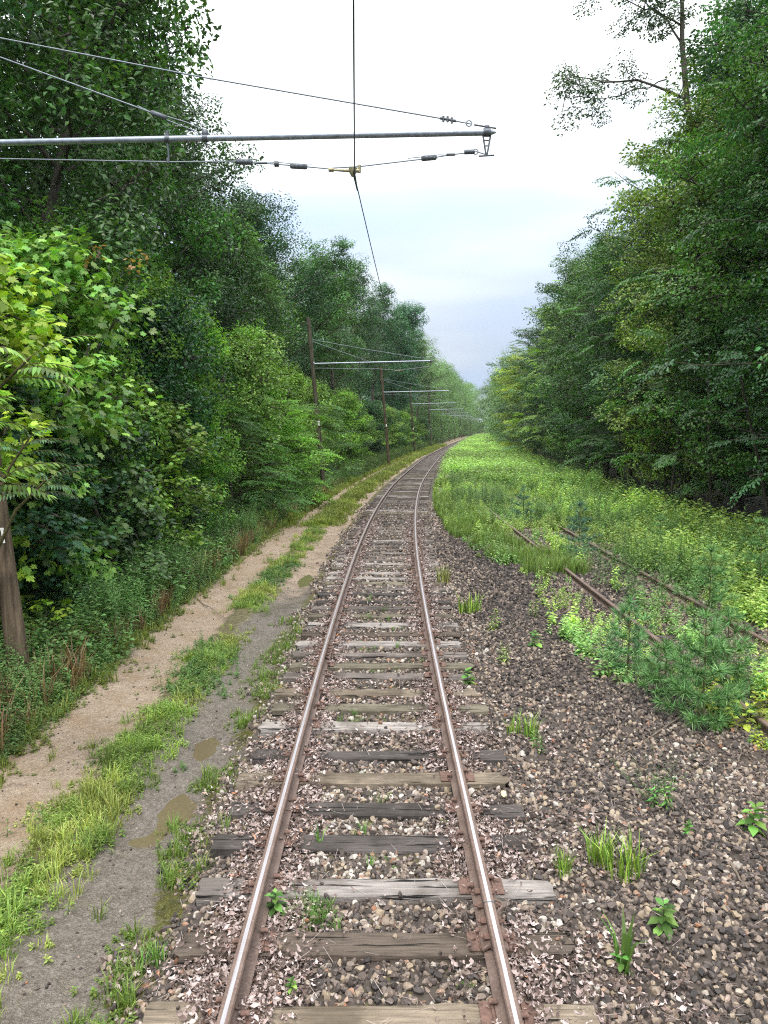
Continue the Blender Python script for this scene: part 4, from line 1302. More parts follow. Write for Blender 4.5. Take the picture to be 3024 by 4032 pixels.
for i, (y, x, pc) in enumerate(POLES):
    t = thing('trolley_pole', plab[i], 'trolley pole', (x, y, 0), 0.0 if i == 0 else -.04, 'trolley poles left of the track')
    src = pm_near if i == 0 else pm_far
    if i: t.scale = (.97, 1, .985)
    for nm, me in src:
        if i > 2 and nm in ('through_bolt', 'clamp', 'cable_clamp', 'insulator'): continue
        if i > 0 and nm == 'insulator': continue
        o = bpy.data.objects.new(nm, me); C.objects.link(o); o.parent = t
        if nm == 'shaft': o.color = (*pc, 1)
    if i == 0:
        g7 = Geo()
        z0 = 1.88
        xx = -.085 * z0 - .12 + .042
        # a 7 cut from thin white tape, facing the camera
        yy = -.132
        for (c, s, a) in (((.0, yy, .085), (.075, .004, .030), 0), ((.022, yy - .001, .0), (.028, .004, .175), -.12)):
            ca, sa = math.cos(a), math.sin(a)
            box(g7, (xx + .03 + c[0], c[1], z0 + c[2]), s, rot=[[ca, 0, sa], [0, 1, 0], [-sa, 0, ca]])
        box(g7, (xx + .03 - .030, yy - .0015, z0 + .066), (.016, .004, .03))
        obj('number_seven', g7, M['white'], t)
    elif i < 7:
        z0 = (2.55, 2.55, 2.5, 2.5, 2.4, 2.4)[i - 1] + .75
        z0 = 3.5 if i < 3 else 3.2
        o = bpy.data.objects.new('number_tag', plate_tag); C.objects.link(o); o.parent = t
        o.location = (-.085 * z0 + .06, -.15, z0)
# trolley wire
g = Geo()
sup = [(.75, -21), (-.345, 9.4)] + [(x + (4.45 - .345) * .985, y) for (y, x, c) in POLES[1:]] + [(46, 330), (62, 380)]
pts = []
for (xa, ya), (xb, yb) in zip(sup[:-1], sup[1:]):
    n = 14
    for j in range(n):
        t = j / n
        pts.append((xa + (xb - xa) * t, ya + (yb - ya) * t, 6.125 - .16 * 4 * t * (1 - t)))
tube(g, pts, .0068, 6)
o = obj('trolley_wire', g, M['wire'], smooth=True)
tag(o, 'dark overhead trolley wire running above the track from over the camera into the distance', 'overhead wire')
# splice sleeve where it passes the near pole is part of the wire's own thing? it is clamped on: keep with the wire
gs = Geo(); tube(gs, [(-.347, 9.15, 6.115), (-.345, 9.4, 6.118), (-.33, 9.9, 6.11)], [.008, .016, .008], 8)
obj('wire_clip', gs, M['iron'], o)

# ------------------------------------------------------------------ ballast
def ico(sub):
    t = (1 + 5 ** .5) / 2
    V = np.array([[-1,t,0],[1,t,0],[-1,-t,0],[1,-t,0],[0,-1,t],[0,1,t],[0,-1,-t],[0,1,-t],[t,0,-1],[t,0,1],[-t,0,-1],[-t,0,1]], float)
    V = nrm(V)
    F = [[0,11,5],[0,5,1],[0,1,7],[0,7,10],[0,10,11],[1,5,9],[5,11,4],[11,10,2],[10,7,6],[7,1,8],[3,9,4],[3,4,2],[3,2,6],[3,6,8],[3,8,9],[4,9,5],[2,4,11],[6,2,10],[8,6,7],[9,8,1]]
    V = list(map(tuple, V))
    for _ in range(sub):
        cache = {}; NF = []
        def mid(a, b):
            k_ = (min(a, b), max(a, b))
            if k_ not in cache:
                m_ = nrm((np.array(V[a]) + np.array(V[b])) / 2); V.append(tuple(m_)); cache[k_] = len(V) - 1
            return cache[k_]
        for a, b, c in F:
            x, y_, z = mid(a, b), mid(b, c), mid(c, a)
            NF += [[a, x, z], [b, y_, x], [c, z, y_], [x, y_, z]]
        F = NF
    return np.array(V), np.array(F)
def stone_protos(sub, n, seed):
    r = np.random.default_rng(seed); V0, F = ico(sub); out = []
    for _ in range(n):
        V = V0.copy()
        for _k in range(11):                 # chop with random planes: faceted crushed stone
            d = nrm(r.normal(size=3)); h = r.uniform(.36, .74)
            s = V @ d; V = V - np.maximum(0, s - h)[:, None] * d
        V = V * r.uniform(.7, 1.25, 3) + r.normal(0, .03, V.shape)
        out.append(V)
    return np.array(out), F
def scatter_stones(name, pos, size, sub, seed, label, color=(.84, .83, .79), bright=None):
    r = np.random.default_rng(seed)
    PV, F = stone_protos(sub, 14, seed)
    n = len(pos); pid = r.integers(0, 14, n)
    a, b = r.uniform(0, 6.28, n), r.uniform(-.6, .6, n)
    V = PV[pid] * size[:, None, None]
    V = V * 1.17
    ca, sa = np.cos(a)[:, None], np.sin(a)[:, None]; cb, sb = np.cos(b)[:, None], np.sin(b)[:, None]
    x, y, z = V[..., 0], V[..., 1], V[..., 2]
    y, z = y * cb - z * sb, y * sb + z * cb
    x, y = x * ca - y * sa, x * sa + y * ca
    V = np.stack([x, y, z], -1) + pos[:, None]
    m = V.shape[1]
    FF = (F[None] + (np.arange(n) * m)[:, None, None]).reshape(-1, 3)
    rn = r.random(n) if bright is None else np.clip(r.random(n) ** 1.25 + bright, 0, 1)
    g = Geo(); g.add(V.reshape(-1, 3), FF, np.repeat(rn, m))
    o = obj(name, g, M['stone'], color=color)
    tag(o, label, 'gravel', kind='stuff')
    return o
def ballast_density(o, y):
    d = np.ones_like(o)
    d *= np.clip((o + 1.55 + (vnoise(o, y, .5) - .5) * .5) / .25, 0, 1)          # left shoulder edge
    right = 6.9 + (vnoise(o, y + 5, .8) - .5) * 1.0
    d *= np.clip((right - o) / .4, 0, 1)
    return d
def on_tie(o, y, m=.09):
    ty = np.array(tie_y)
    k_ = np.clip(np.searchsorted(ty, y), 1, len(ty) - 1)
    dist = np.minimum(np.abs(y - ty[k_]), np.abs(y - ty[k_ - 1]))
    return (np.abs(o) < 1.2) & (dist < m)
def on_rail(o, w=.062):
    return np.abs(np.abs(o) - GA) < w
def gen_stones(y0, y1, dens, smin, smax, seed, sub, label):
    r = np.random.default_rng(seed)
    n = int((y1 - y0) * 9.0 * dens)
    o = r.uniform(-1.8, 7.2, n); y = r.uniform(y0, y1, n)
    keep = r.random(n) < ballast_density(o, y)
    tie = on_tie(o, y, .105) & (r.random(n) > .012)
    keep &= ~tie & ~on_rail(o) & ~on_rail(o - (SO + .8 + .098), .9 * 0 + .05)
    # siding rails
    wx = cx(y) + o
    keep &= (np.abs(wx - SO) > .06) & (np.abs(wx - SO - 1.6) > .06)
    o, y = o[keep], y[keep]
    s = smin + (smax - smin) * r.random(len(o)) ** 1.6 * np.where(r.random(len(o)) < .04, 1.5, 1.0)
    z = gz(o, y) + s * r.uniform(-.1, .75, len(o))
    z = np.where(on_tie(o, y, .105), s * .4, z)
    P = np.stack([cx(y) + o, y, z], -1)
    # the old ballast in the middle is darker, beside the track it is paler
    dark = np.exp(-((o - 2.7) / 1.0) ** 2) * np.clip((y - 6) / 6, .15, 1)
    br = .0 - .22 * dark + .12 * (np.abs(o) < 1.6) + (vnoise(o, y, 1.1) - .5) * .28
    scatter_stones('ballast', P, s, sub, seed, label, bright=br)
gen_stones(2.9, 7.2, 1350, .013, .032, 901, 1, 'crushed stone ballast around the nearest ties and at lower right')
gen_stones(7.2, 14., 620, .019, .034, 902, 0, 'crushed stone ballast along the middle distance of the track')
gen_stones(14., 34., 300, .026, .045, 903, 0, 'crushed stone ballast further along the track')
# scattered pebbles in the wet wheel track and on its edges
r = np.random.default_rng(905)
n = 1500
o = r.uniform(-4.0, -1.3, n); y = 2.9 + 14 * r.random(n) ** 1.5
P = np.stack([cx(y) + o, y, gz(o, y) + .002], -1)
scatter_stones('pebbles', P, r.uniform(.006, .016, n), 0, 905, 'small pebbles scattered over the muddy wheel tracks')

# ------------------------------------------------------------------ dead leaves
def litter():
    r = np.random.default_rng(33)
    n = 105000
    y = 3.0 + 24 * r.random(n) ** 2.1
    o = np.where(r.random(n) < .72, np.sign(r.normal(size=n)) * (GA + r.normal(0, .22, n)), r.uniform(-1.6, 1.9, n))
    keep = vnoise(o * .8, y, .55) + r.normal(0, .07, n) > np.where(np.abs(np.abs(o) - GA) < .3, .30, .60)
    keep &= ~on_rail(o, .045)
    t = on_tie(o, y, .09)
    keep &= ~t | (r.random(n) < .22) | (np.abs(np.abs(o) - GA) < .2) & (r.random(n) < .45)
    o, y = o[keep], y[keep]; m = len(o)
    z = np.where(on_tie(o, y, .10), .012, gz(o, y) + .03) + r.uniform(0, .022, m)
    P = np.stack([cx(y) + o, y, z], -1)
    D = nrm(r.normal(size=(m, 3)) * [1, 1, .35]); N = nrm(np.array([0, 0, 1.]) + r.normal(0, .6, (m, 3)))
    g = Geo(); sz = r.uniform(.014, .05, m) * (1 + y / 30); kk = r.integers(0, 7, m)
    for q in range(7):                      # broken, curled, folded scraps, no two outlines alike
        nn_ = 6; u = np.linspace(0, 1, nn_)
        w1 = .22 * np.sin(PI * (u * .9 + .05)) * r.uniform(.4, 1.5, nn_); w2 = .22 * np.sin(PI * (u * .9 + .05)) * r.uniform(.2, 1.4, nn_)
        ben = r.uniform(.3, 1.3); cup = r.uniform(.5, 2.5)
        cz = ben * (u - .5) ** 2
        Vd = np.concatenate([np.stack([w1, u, cz + cup * w1 ** 2 + r.normal(0, .03, nn_)], -1), np.stack([0 * u + r.normal(0, .02, nn_), u, cz], -1), np.stack([-w2, u, cz + cup * w2 ** 2 + r.normal(0, .03, nn_)], -1)])
        Fd = []
        for c_ in range(2):
            for i_ in range(nn_ - 1):
                p_ = c_ * nn_ + i_
                Fd += [[p_, p_ + 1, p_ + nn_], [p_ + 1, p_ + nn_ + 1, p_ + nn_]]
        TPL['dead'] = (Vd, np.array(Fd))
        ii = kk == q
        bake(g, LS(P[ii], D[ii], N[ii], sz[ii]), 'dead', r)
    o_ = obj('leaf_litter', g, M['litter'])
    tag(o_, 'pale pinkish dead leaves drifted along both rails', 'leaf litter', kind='stuff')
    # thin straws and pine needles
    g = Geo(); n = 1700
    y = 3.0 + 12 * r.random(n) ** 1.4; o = r.uniform(-1.5, 3.2, n)
    a = r.uniform(0, 6.28, n); L = r.uniform(.03, .14, n)
    z = np.where(on_tie(o, y, .11), .006, gz(o, y) + .035)
    P = np.stack([cx(y) + o, y, z], -1)
    TPL['straw'] = (np.array([[-.010, 0, 0], [.010, 0, 0], [.007, 1, .05], [-.007, 1, .05]]), np.array([[0, 1, 2], [0, 2, 3]]))
    bake(g, LS(P, np.stack([np.cos(a), np.sin(a), r.uniform(-.05, .25, n)], -1), np.tile([0, 0, 1.], (n, 1)), L), 'straw', r, rnd=r.uniform(.6, .93, n))
    o_ = obj('dry_straw', g, M['litter'])
    tag(o_, 'dry straws lying across the ballast and ties', 'straw', kind='stuff')
litter()

# ------------------------------------------------------------------ grass and weeds
def blades(r, n, h, spread=.06, w=.006, bend=.5):
    """a tuft: n bent blades, two segments each -> V,F"""
    a = r.uniform(0, 6.28, n); rad = spread * np.sqrt(r.random(n))
    b = np.stack([np.cos(a) * rad, np.sin(a) * rad, np.zeros(n)], -1)
    az = a + r.normal(0, .7, n)
    d = np.stack([np.cos(az), np.sin(az), np.zeros(n)], -1)
    hh = h * r.uniform(.55, 1.15, n); bd = bend * r.uniform(.2, 1.2, n)
    sd_ = np.stack([-d[:, 1], d[:, 0], d[:, 2]], -1) * (w * r.uniform(.7, 1.3, n))[:, None]
    up = np.array([0, 0, 1.])
    m1 = b + up * (hh * .55)[:, None] + d * (hh * bd * .25)[:, None]
    tp = b + up * (hh * (.95 - .25 * bd))[:, None] + d * (hh * bd * .85)[:, None]
    V = np.stack([b - sd_, b + sd_, m1 - sd_ * .8, m1 + sd_ * .8, tp], 1)
    F = np.array([[0, 1, 3], [0, 3, 2], [2, 3, 4]])
    FF = (F[None] + (np.arange(n) * 5)[:, None, None]).reshape(-1, 3)
    return V.reshape(-1, 3), FF, np.repeat(r.random(n), 5)
def leafy(r, h=.6, n=18, leaf=.08, tpl='oval', stemw=.004, top=.15, flat=.45, base_h=.15, nstem=1, spread=.0):
    g = Geo()
    for s in range(nstem):
        lean = r.normal(0, .12, 2); b0 = r.normal(0, spread, 2) if spread else np.zeros(2)
        hh = h * (1 if s == 0 else r.uniform(.6, 1))
        u = np.linspace(base_h, 1, n)
        P = np.stack([b0[0] + lean[0] * u * hh, b0[1] + lean[1] * u * hh, u * hh], -1)
        az = np.arange(n) * 2.4 + r.uniform(0, 6)
        D = np.stack([np.cos(az), np.sin(az), r.uniform(-.5, .5, n) * flat + (u - .5) * .9], -1)
        N = np.stack([-np.cos(az) * .2, -np.sin(az) * .2, np.ones(n)], -1) + r.normal(0, .25, (n, 3))
        bake(g, LS(P, nrm(D), nrm(N), leaf * (1.1 - .5 * u ** 2) * r.uniform(.75, 1.2, n)), tpl, r)
        w = stemw
        p0 = np.array([b0[0], b0[1], 0]); p1 = P[-1]
        V = np.array([p0 + [-w, 0, 0], p0 + [w, 0, 0], p1 + [w * .5, 0, 0], p1 + [-w * .5, 0, 0], p0 + [0, -w, 0], p0 + [0, w, 0], p1 + [0, w * .5, 0], p1 + [0, -w * .5, 0]])
        g.add(V, [[0, 1, 2, 3], [4, 5, 6, 7]], .1)
    return g.arrays()
def merge_scatter(protos, pos, sc, r, tint=None):
    """bake many copies of small plant prototypes into one mesh"""
    g = Geo(); n = len(pos)
    pid = r.integers(0, len(protos), n); a = r.uniform(0, 6.28, n)
    tl = r.normal(0, .08, (n, 2))
    for k_, pr in enumerate(protos):
        V, T, Q, rr = pr
        ii = np.where(pid == k_)[0]
        if not len(ii): continue
        ca, sa = np.cos(a[ii])[:, None], np.sin(a[ii])[:, None]
        x = V[None, :, 0] * ca - V[None, :, 1] * sa + V[None, :, 2] * tl[ii, 0:1]
        y = V[None, :, 0] * sa + V[None, :, 1] * ca + V[None, :, 2] * tl[ii, 1:2]
        z = np.broadcast_to(V[None, :, 2], x.shape)
        VV = np.stack([x, y, z], -1) * sc[ii][:, None, None] + pos[ii][:, None]
        m = len(V); base = (np.arange(len(ii)) * m)[:, None, None]
        t_ = np.zeros(len(ii)) if tint is None else tint[ii]
        R_ = np.clip(rr[None] * .55 + t_[:, None] * .45 + (.22 if tint is None else 0), 0, 1).ravel()
        VV = VV.reshape(-1, 3)
        n0 = g.n
        g.add(VV, (T[None] + base).reshape(-1, 3) if len(T) else np.zeros((0, 3), int), R_)
        if len(Q):
            g.Q.append((Q[None] + base).reshape(-1, 4) + n0); g.mq.append(np.zeros(len(ii) * len(Q)))
    return g
def tri3(V, F, r_): return V, F, np.zeros((0, 4), int), r_
R1 = np.random.default_rng(55)
grass_p = [tri3(*blades(R1, 16, .12 + .05 * (q_ % 3), .06, .0045, .75)) for q_ in range(6)]
grass_f = [tri3(*blades(R1, 14, .20, .12, .010, .6)) for _ in range(5)]
tallgr = [tri3(*blades(R1, 20, .42, .06, .006, .5)) for _ in range(4)]
clover = [leafy(R1, .07, 12, .035, 'oval', .001, nstem=3, spread=.05, flat=.2) for _ in range(4)]
weedA = [leafy(R1, .62, 18, .125, 'oval', .004, nstem=2, spread=.07) for _ in range(6)]
weedB = [leafy(R1, .95, 34, .12, 'lance', .004, nstem=3, spread=.08, flat=.3) for _ in range(5)]
weedC = [leafy(R1, .32, 12, .12, 'oval', .003, nstem=3, spread=.10, flat=.2) for _ in range(6)]
weedF = [leafy(R1, .65, 11, .20, 'rhomb', .006, nstem=2, spread=.12) for _ in range(5)]
weedBF = [leafy(R1, .95, 18, .18, 'lance', .008, nstem=3, spread=.15) for _ in range(4)]
bramble = [leafy(R1, .45, 14, .085, 'oval', .003, nstem=3, spread=.16, flat=.2) for _ in range(5)]
def sc_pos(o, y, dz=0.0):
    return np.stack([cx(y) + o, y, gz(o, y) + dz], -1)
def stuff(name, protos, o, y, sc, label, cat, color, mat='leaf_soft', tint=None, seed=1):
    r = np.random.default_rng(seed)
    g = merge_scatter(protos, sc_pos(o, y, -.01), sc, r, tint)
    ob = obj(name, g, M[mat], color=color)
    tag(ob, label, cat, kind='stuff')
    return ob
def veg():
    r = np.random.default_rng(66)
    strip_w = [leafy(r, .15, 14, .055, 'lance', .002, nstem=3, spread=.06, flat=.4) for _ in range(3)]
    # grass strip between the wheel tracks
    n = 7000
    y = 3.2 + 27 * r.random(n) ** 1.5
    o = -2.48 + r.normal(0, .22, n)
    o = np.where((y < 5.6) & (r.random(n) < .6), r.uniform(-3.6, -2.3, n), o)
    k_ = (vnoise(o, y, .55) + r.normal(0, .12, n) > .47 + .08 * (y < 5.6)) & (o < -2.08) & (o > -3.6)
    o, y = o[k_], y[k_]
    q = vnoise(o, y, .45) > .52
    stuff('grass', grass_p + clover, o[q], y[q], r.uniform(.35, 1.0, q.sum()), 'yellow-green grass between the two wheel tracks', 'grass', (.28, .33, .09), tint=vnoise(o, y, .3)[q], seed=2)
    q = ~q
    stuff('grass', grass_p[:3] + clover + strip_w, o[q], y[q], r.uniform(.4, 1.1, q.sum()), 'greener grass and small weeds between the two wheel tracks', 'grass', (.19, .28, .065), tint=vnoise(o, y, .3)[q], seed=22)
    # darker broad weeds among it
    n = 1100
    y = 4.4 + 16 * r.random(n) ** 1.4; o = -2.5 + r.normal(0, .2, n)
    k_ = vnoise(o + 3, y, .7) > .52
    stuff('strip_weeds', clover + [leafy(r, .16, 16, .05, 'lance', .002, nstem=3, spread=.06)], o[k_], y[k_], r.uniform(.7, 1.5, k_.sum()), 'small broadleaf weeds growing through the grass strip', 'weeds', (.10, .20, .055), seed=3)
    # far grass on the path and its verges
    n = 9000
    y = 26 + 130 * r.random(n) ** 1.3
    o = np.where(r.random(n) < .5, -2.45 + r.normal(0, .28, n), r.uniform(-4.9, -3.5, n))
    stuff('grass', grass_f, o, y, r.uniform(.7, 1.3, len(o)) * (1 + y / 200), 'far grass along the path and its verge', 'grass', (.20, .25, .06), tint=vnoise(o, y, 2.), seed=4)
    # sparse grass and moss plants at the left shoulder of the ballast
    n = 650
    y = 3.2 + 10 * r.random(n) ** 1.4; o = -1.5 + r.normal(0, .13, n)
    k_ = vnoise(o, y, .5) > .45
    stuff('grass', grass_p + clover, o[k_], y[k_], r.uniform(.5, 1.0, k_.sum()), 'thin grass along the left ends of the ties', 'grass', (.15, .22, .05), seed=5)
    # between the rails
    n = 500
    y = np.where(r.random(n) < .5, 4.85 + r.normal(0, .10, n), 3.2 + 12 * r.random(n)); o = r.normal(0, .34, n)
    k_ = ~on_tie(o, y, .10) & (np.abs(o) < .62) & (vnoise(o, y, .4) > .42)
    stuff('grass', grass_p + clover, o[k_], y[k_], r.uniform(.35, .8, k_.sum()), 'tufts of young grass between the rails', 'grass', (.13, .23, .06), seed=6)
    # tall goldenrod-like weeds along the left verge
    n = 2300
    y = 6.5 + 60 * r.random(n) ** 1.5; o = -4.35 + r.normal(0, .36, n)
    k_ = (o < -3.72) & (y > 7.0 + (o + 5) * .5) & (vnoise(o, y, 1.2) > .22)
    o, y = o[k_], y[k_]
    hgt = r.uniform(.45, 1.15, len(o)) * (.45 + .95 * vnoise(o * 1.5, y, 1.6)) * np.clip((-3.5 - o) / .55, .35, 1) * np.clip((y - 5) / 6, .35, 1)
    q = vnoise(o + 2, y, 1.1) + r.normal(0, .12, len(o))
    a_, b_, c_ = q > .52, (q <= .52) & (q > .40), q <= .40
    stuff('tall_weeds', weedB, o[a_], y[a_], hgt[a_], 'tall feathery green weeds along the left verge of the path', 'weeds', (.17, .32, .11), tint=vnoise(o, y, .9)[a_], seed=7)
    stuff('tall_grass', tallgr, o[b_], y[b_], hgt[b_] * 1.5, 'pale tall grass mixed through the left verge', 'grass', (.22, .30, .10), seed=71)
    stuff('leafy_weeds', weedA + bramble, o[c_], y[c_], hgt[c_] * 1.1, 'broad-leaved weeds and seedlings in the left verge', 'weeds', (.11, .22, .07), tint=vnoise(o, y, .9)[c_], seed=72)
    n = 900
    y = 5 + 40 * r.random(n) ** 1.3; o = -4.3 + r.normal(0, .4, n)
    k_ = o < -3.8
    stuff('dead_stalks', tallgr, o[k_], y[k_], r.uniform(.5, 1.6, k_.sum()), 'dry brown stalks standing in the left verge', 'stalks', (.22, .15, .09), seed=73)
    n = 3000
    y = 50 + 110 * r.random(n); o = r.uniform(-5.0, -3.9, n)
    stuff('tall_weeds', weedBF, o, y, r.uniform(.6, 1.2, n), 'distant green weeds along the left verge', 'weeds', (.095, .16, .045), seed=8)
    # brambles and ground ivy, lower left
    n = 3600
    y = 4.6 + 14 * r.random(n) ** 1.4; o = r.uniform(-6.4, -3.62, n)
    k_ = (vnoise(o, y, .6) > .25)
    o, y = o[k_], y[k_]
    stuff('brambles', bramble, o, y, r.uniform(.5, 1.2, len(o)) * np.clip((-3.45 - o) / .9, .28, 1.2), 'low brambles and ground ivy under the left shrubs', 'undergrowth', (.12, .21, .065), tint=vnoise(o, y, .7), seed=9)
    n = 1700
    y = 4.6 + 24 * r.random(n) ** 1.4; o = -3.85 + r.normal(0, .16, n)
    stuff('verge_grass', grass_p + clover + clover, o, y, r.uniform(.5, 1.3, n), 'yellowing grass and clover at the left edge of the path', 'grass', (.16, .20, .045), seed=10)
    # weeds on the right: broad green belt
    n = 12500
    y = 6.5 + 42 * r.random(n) ** 1.25
    left = np.interp(y, [6.5, 8, 10, 13, 17, 19, 22, 28, 40, 60], [4.7, 3.7, 2.9, 2.9, 3.1, 2.4, 2.0, 1.6, 1.5, 1.5])
    o = left + (10.6 - left) * r.random(n) ** .95
    nz_ = vnoise(o, y, 1.1) * .6 + vnoise(o, y, .45) * .4
    k_ = nz_ + r.normal(0, .06, n) > np.where(o < left + .8, .50, .37) + .07 * ((np.abs(o - 4.9) < 1.1) & (y < 22))
    o, y = o[k_], y[k_]
    hs = r.uniform(.55, 1.1, len(o)) * np.where(o < 6.4, .75, 1.15) * (1 + .5 * (o > 9))
    t_ = vnoise(o, y, 1.6)
    wx = cx(y) + o
    cor = ((np.abs(wx - SO + .25) < .75) | (np.abs(wx - SO - 1.4) < .6)) & (y < 24)
    hs = np.where(cor, hs * .55, hs)
    kk_ = ~cor | (r.random(len(o)) < .42 + .5 * (vnoise(o, y, 1.3) > .5))
    kk_ &= ~(((np.abs(wx - SO) < .12) | (np.abs(wx - SO - 1.6) < .12)) & (y < 24))
    o, y, hs, t_ = o[kk_], y[kk_], hs[kk_], t_[kk_]
    q = vnoise(o + 4, y, .9) > .46
    stuff('weeds', weedA + weedC, o[q], y[q], hs[q], 'dense yellow-green weeds covering the ground right of the track', 'weeds', (.36, .50, .14), tint=t_[q], seed=11)
    q = ~q
    stuff('weeds', weedA[:3] + weedC + weedB[:2], o[q], y[q], hs[q] * r.uniform(.7, 1.2, q.sum()), 'fresh green weeds mixed through the yellower ones right of the track', 'weeds', (.25, .42, .14), tint=t_[q], seed=21)
    n = 420
    y = 5.2 + 4.5 * r.random(n); o = np.interp(y, [5.2, 7, 9.5], [4.3, 3.9, 3.7]) + r.random(n) ** .8 * 3.0
    k_ = vnoise(o, y, .5) > .40
    stuff('weeds', weedC + clover, o[k_], y[k_], r.uniform(.5, 1.1, k_.sum()), 'yellowing low weeds over the near end of the siding', 'weeds', (.33, .40, .06), tint=vnoise(o, y, .3)[k_], seed=23)
    n = 3000
    y = 9 + 42 * r.random(n) ** 1.2
    left = np.interp(y, [6.5, 10, 17, 22, 28, 60], [4.0, 3.6, 4.0, 2.6, 2.2, 2.0])
    o = left + .2 + (11 - left) * r.random(n)
    k_ = (vnoise(o + 7, y, 1.8) > .56) & ~((np.abs(cx(y) + o - SO - .6) < 1.5) & (y < 24) & (r.random(n) < .8))
    stuff('tall_weeds', weedB, o[k_], y[k_], r.uniform(.6, 1.2, k_.sum()), 'taller dark green weeds standing among the low ones on the right', 'weeds', (.125, .23, .075), seed=12)
    n = 17000
    y = 44 + 150 * r.random(n) ** 1.35; o = 1.75 + 9.3 * r.random(n)
    k_ = vnoise(o, y, 2.5) * .6 + vnoise(o + 3, y, .9) * .4 > .38
    stuff('weeds', weedF, o[k_], y[k_], r.uniform(.6, 1.2, k_.sum()) * (1 + y[k_] / 300), 'distant pale green weeds between the track and the right woods', 'weeds', (.30, .45, .16), tint=vnoise(o[k_], y[k_], 4.), seed=13)
    n = 5000
    y = 190 + 170 * r.random(n); o = 2.0 + 9.3 * r.random(n)
    stuff('weeds', weedF, o, y, r.uniform(1.2, 2.0, n), 'farthest weeds hiding the end of the track', 'weeds', (.30, .45, .16), seed=14)
    # yellow-green fine grass belt beside the track further on
    n = 2600
    y = 17 + 30 * r.random(n); o = np.interp(y, [17, 22, 30], [3.2, 1.9, 1.5]) + r.random(n) * 1.6
    k_ = vnoise(o, y, 1.) > .4
    stuff('grass', tallgr, o[k_], y[k_], r.uniform(.6, 1.2, k_.sum()), 'fine pale grass beside the right rail in the middle distance', 'grass', (.17, .26, .07), seed=15)
    # forest-edge seedlings, right
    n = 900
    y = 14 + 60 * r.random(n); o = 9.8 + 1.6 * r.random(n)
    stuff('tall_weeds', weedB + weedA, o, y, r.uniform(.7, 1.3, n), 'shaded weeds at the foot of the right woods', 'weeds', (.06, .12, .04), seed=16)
veg()

# ------------------------------------------------------------------ single plants on the ballast
def single(kind, o, y, label, color, sc=1.0, seed=0, cat='plant', name=None):
    r = np.random.default_rng(seed + 700)
    if kind == 'tuft':
        g = Geo()
        for k_ in range(3):
            V, F, rr = blades(r, 26, .30, .07, .005, .55); g.add(V + [r.normal(0, .06), r.normal(0, .06), 0], F, rr)
    elif kind == 'rosette':
        g = Geo(); V, T, Q, rr = leafy(r, .20, 20, .105, 'oval', .004, nstem=1, flat=.25, base_h=.1); g.add(V, T, rr); g.add(V, Q, rr)
    elif kind == 'stalk':
        g = Geo(); V, T, Q, rr = leafy(r, .34, 24, .085, 'lance', .004, nstem=3, spread=.04, flat=.3); g.add(V, T, rr); g.add(V, Q, rr)
    elif kind == 'corn':
        g = Geo(); V, F, rr = blades(r, 9, .42, .03, .014, .6); g.add(V, F, rr)
        V, T, Q, rr = leafy(r, .12, 8, .09, 'oval', .003, flat=.2); g.add(V, T, rr)
    else:                                       # wispy, many thin stems with tiny leaves
        g = Geo()
        for k_ in range(16):
            V, T, Q, rr = leafy(r, .5, 26, .028, 'lance', .0018, nstem=1, flat=.3)
            a = r.uniform(0, 6.28); tl = r.uniform(.2, 1.1)
            V = V.copy(); V[:, 0] += V[:, 2] * math.cos(a) * tl; V[:, 1] += V[:, 2] * math.sin(a) * tl; V[:, 2] *= .8
            g.add(V, T, rr); g.add(V, Q, rr)
    nm = name or {'tuft': 'grass_tuft', 'rosette': 'broadleaf_plant', 'stalk': 'leafy_weed', 'corn': 'grass_shoot', 'wispy': 'wispy_weed'}[kind]
    ob = obj(nm, g, M['leaf_soft'], loc=G(o, y, .0), rotz=r.uniform(0, 6), color=color)
    ob.scale = (sc, sc, sc)
    tag(ob, label, cat)
def px(x, y, H=CAM_Z + .07):
    """a ground point seen at (x, y) of the 1659-wide photograph -> offset, distance (measuring aid)"""
    zc = 1661 * H / .994 / (y - 925.5)
    return (x - 829) * zc / 1661 - float(cx(zc)), (zc - .35) / .994
BR = (.12, .26, .055); YG = (.20, .29, .06)
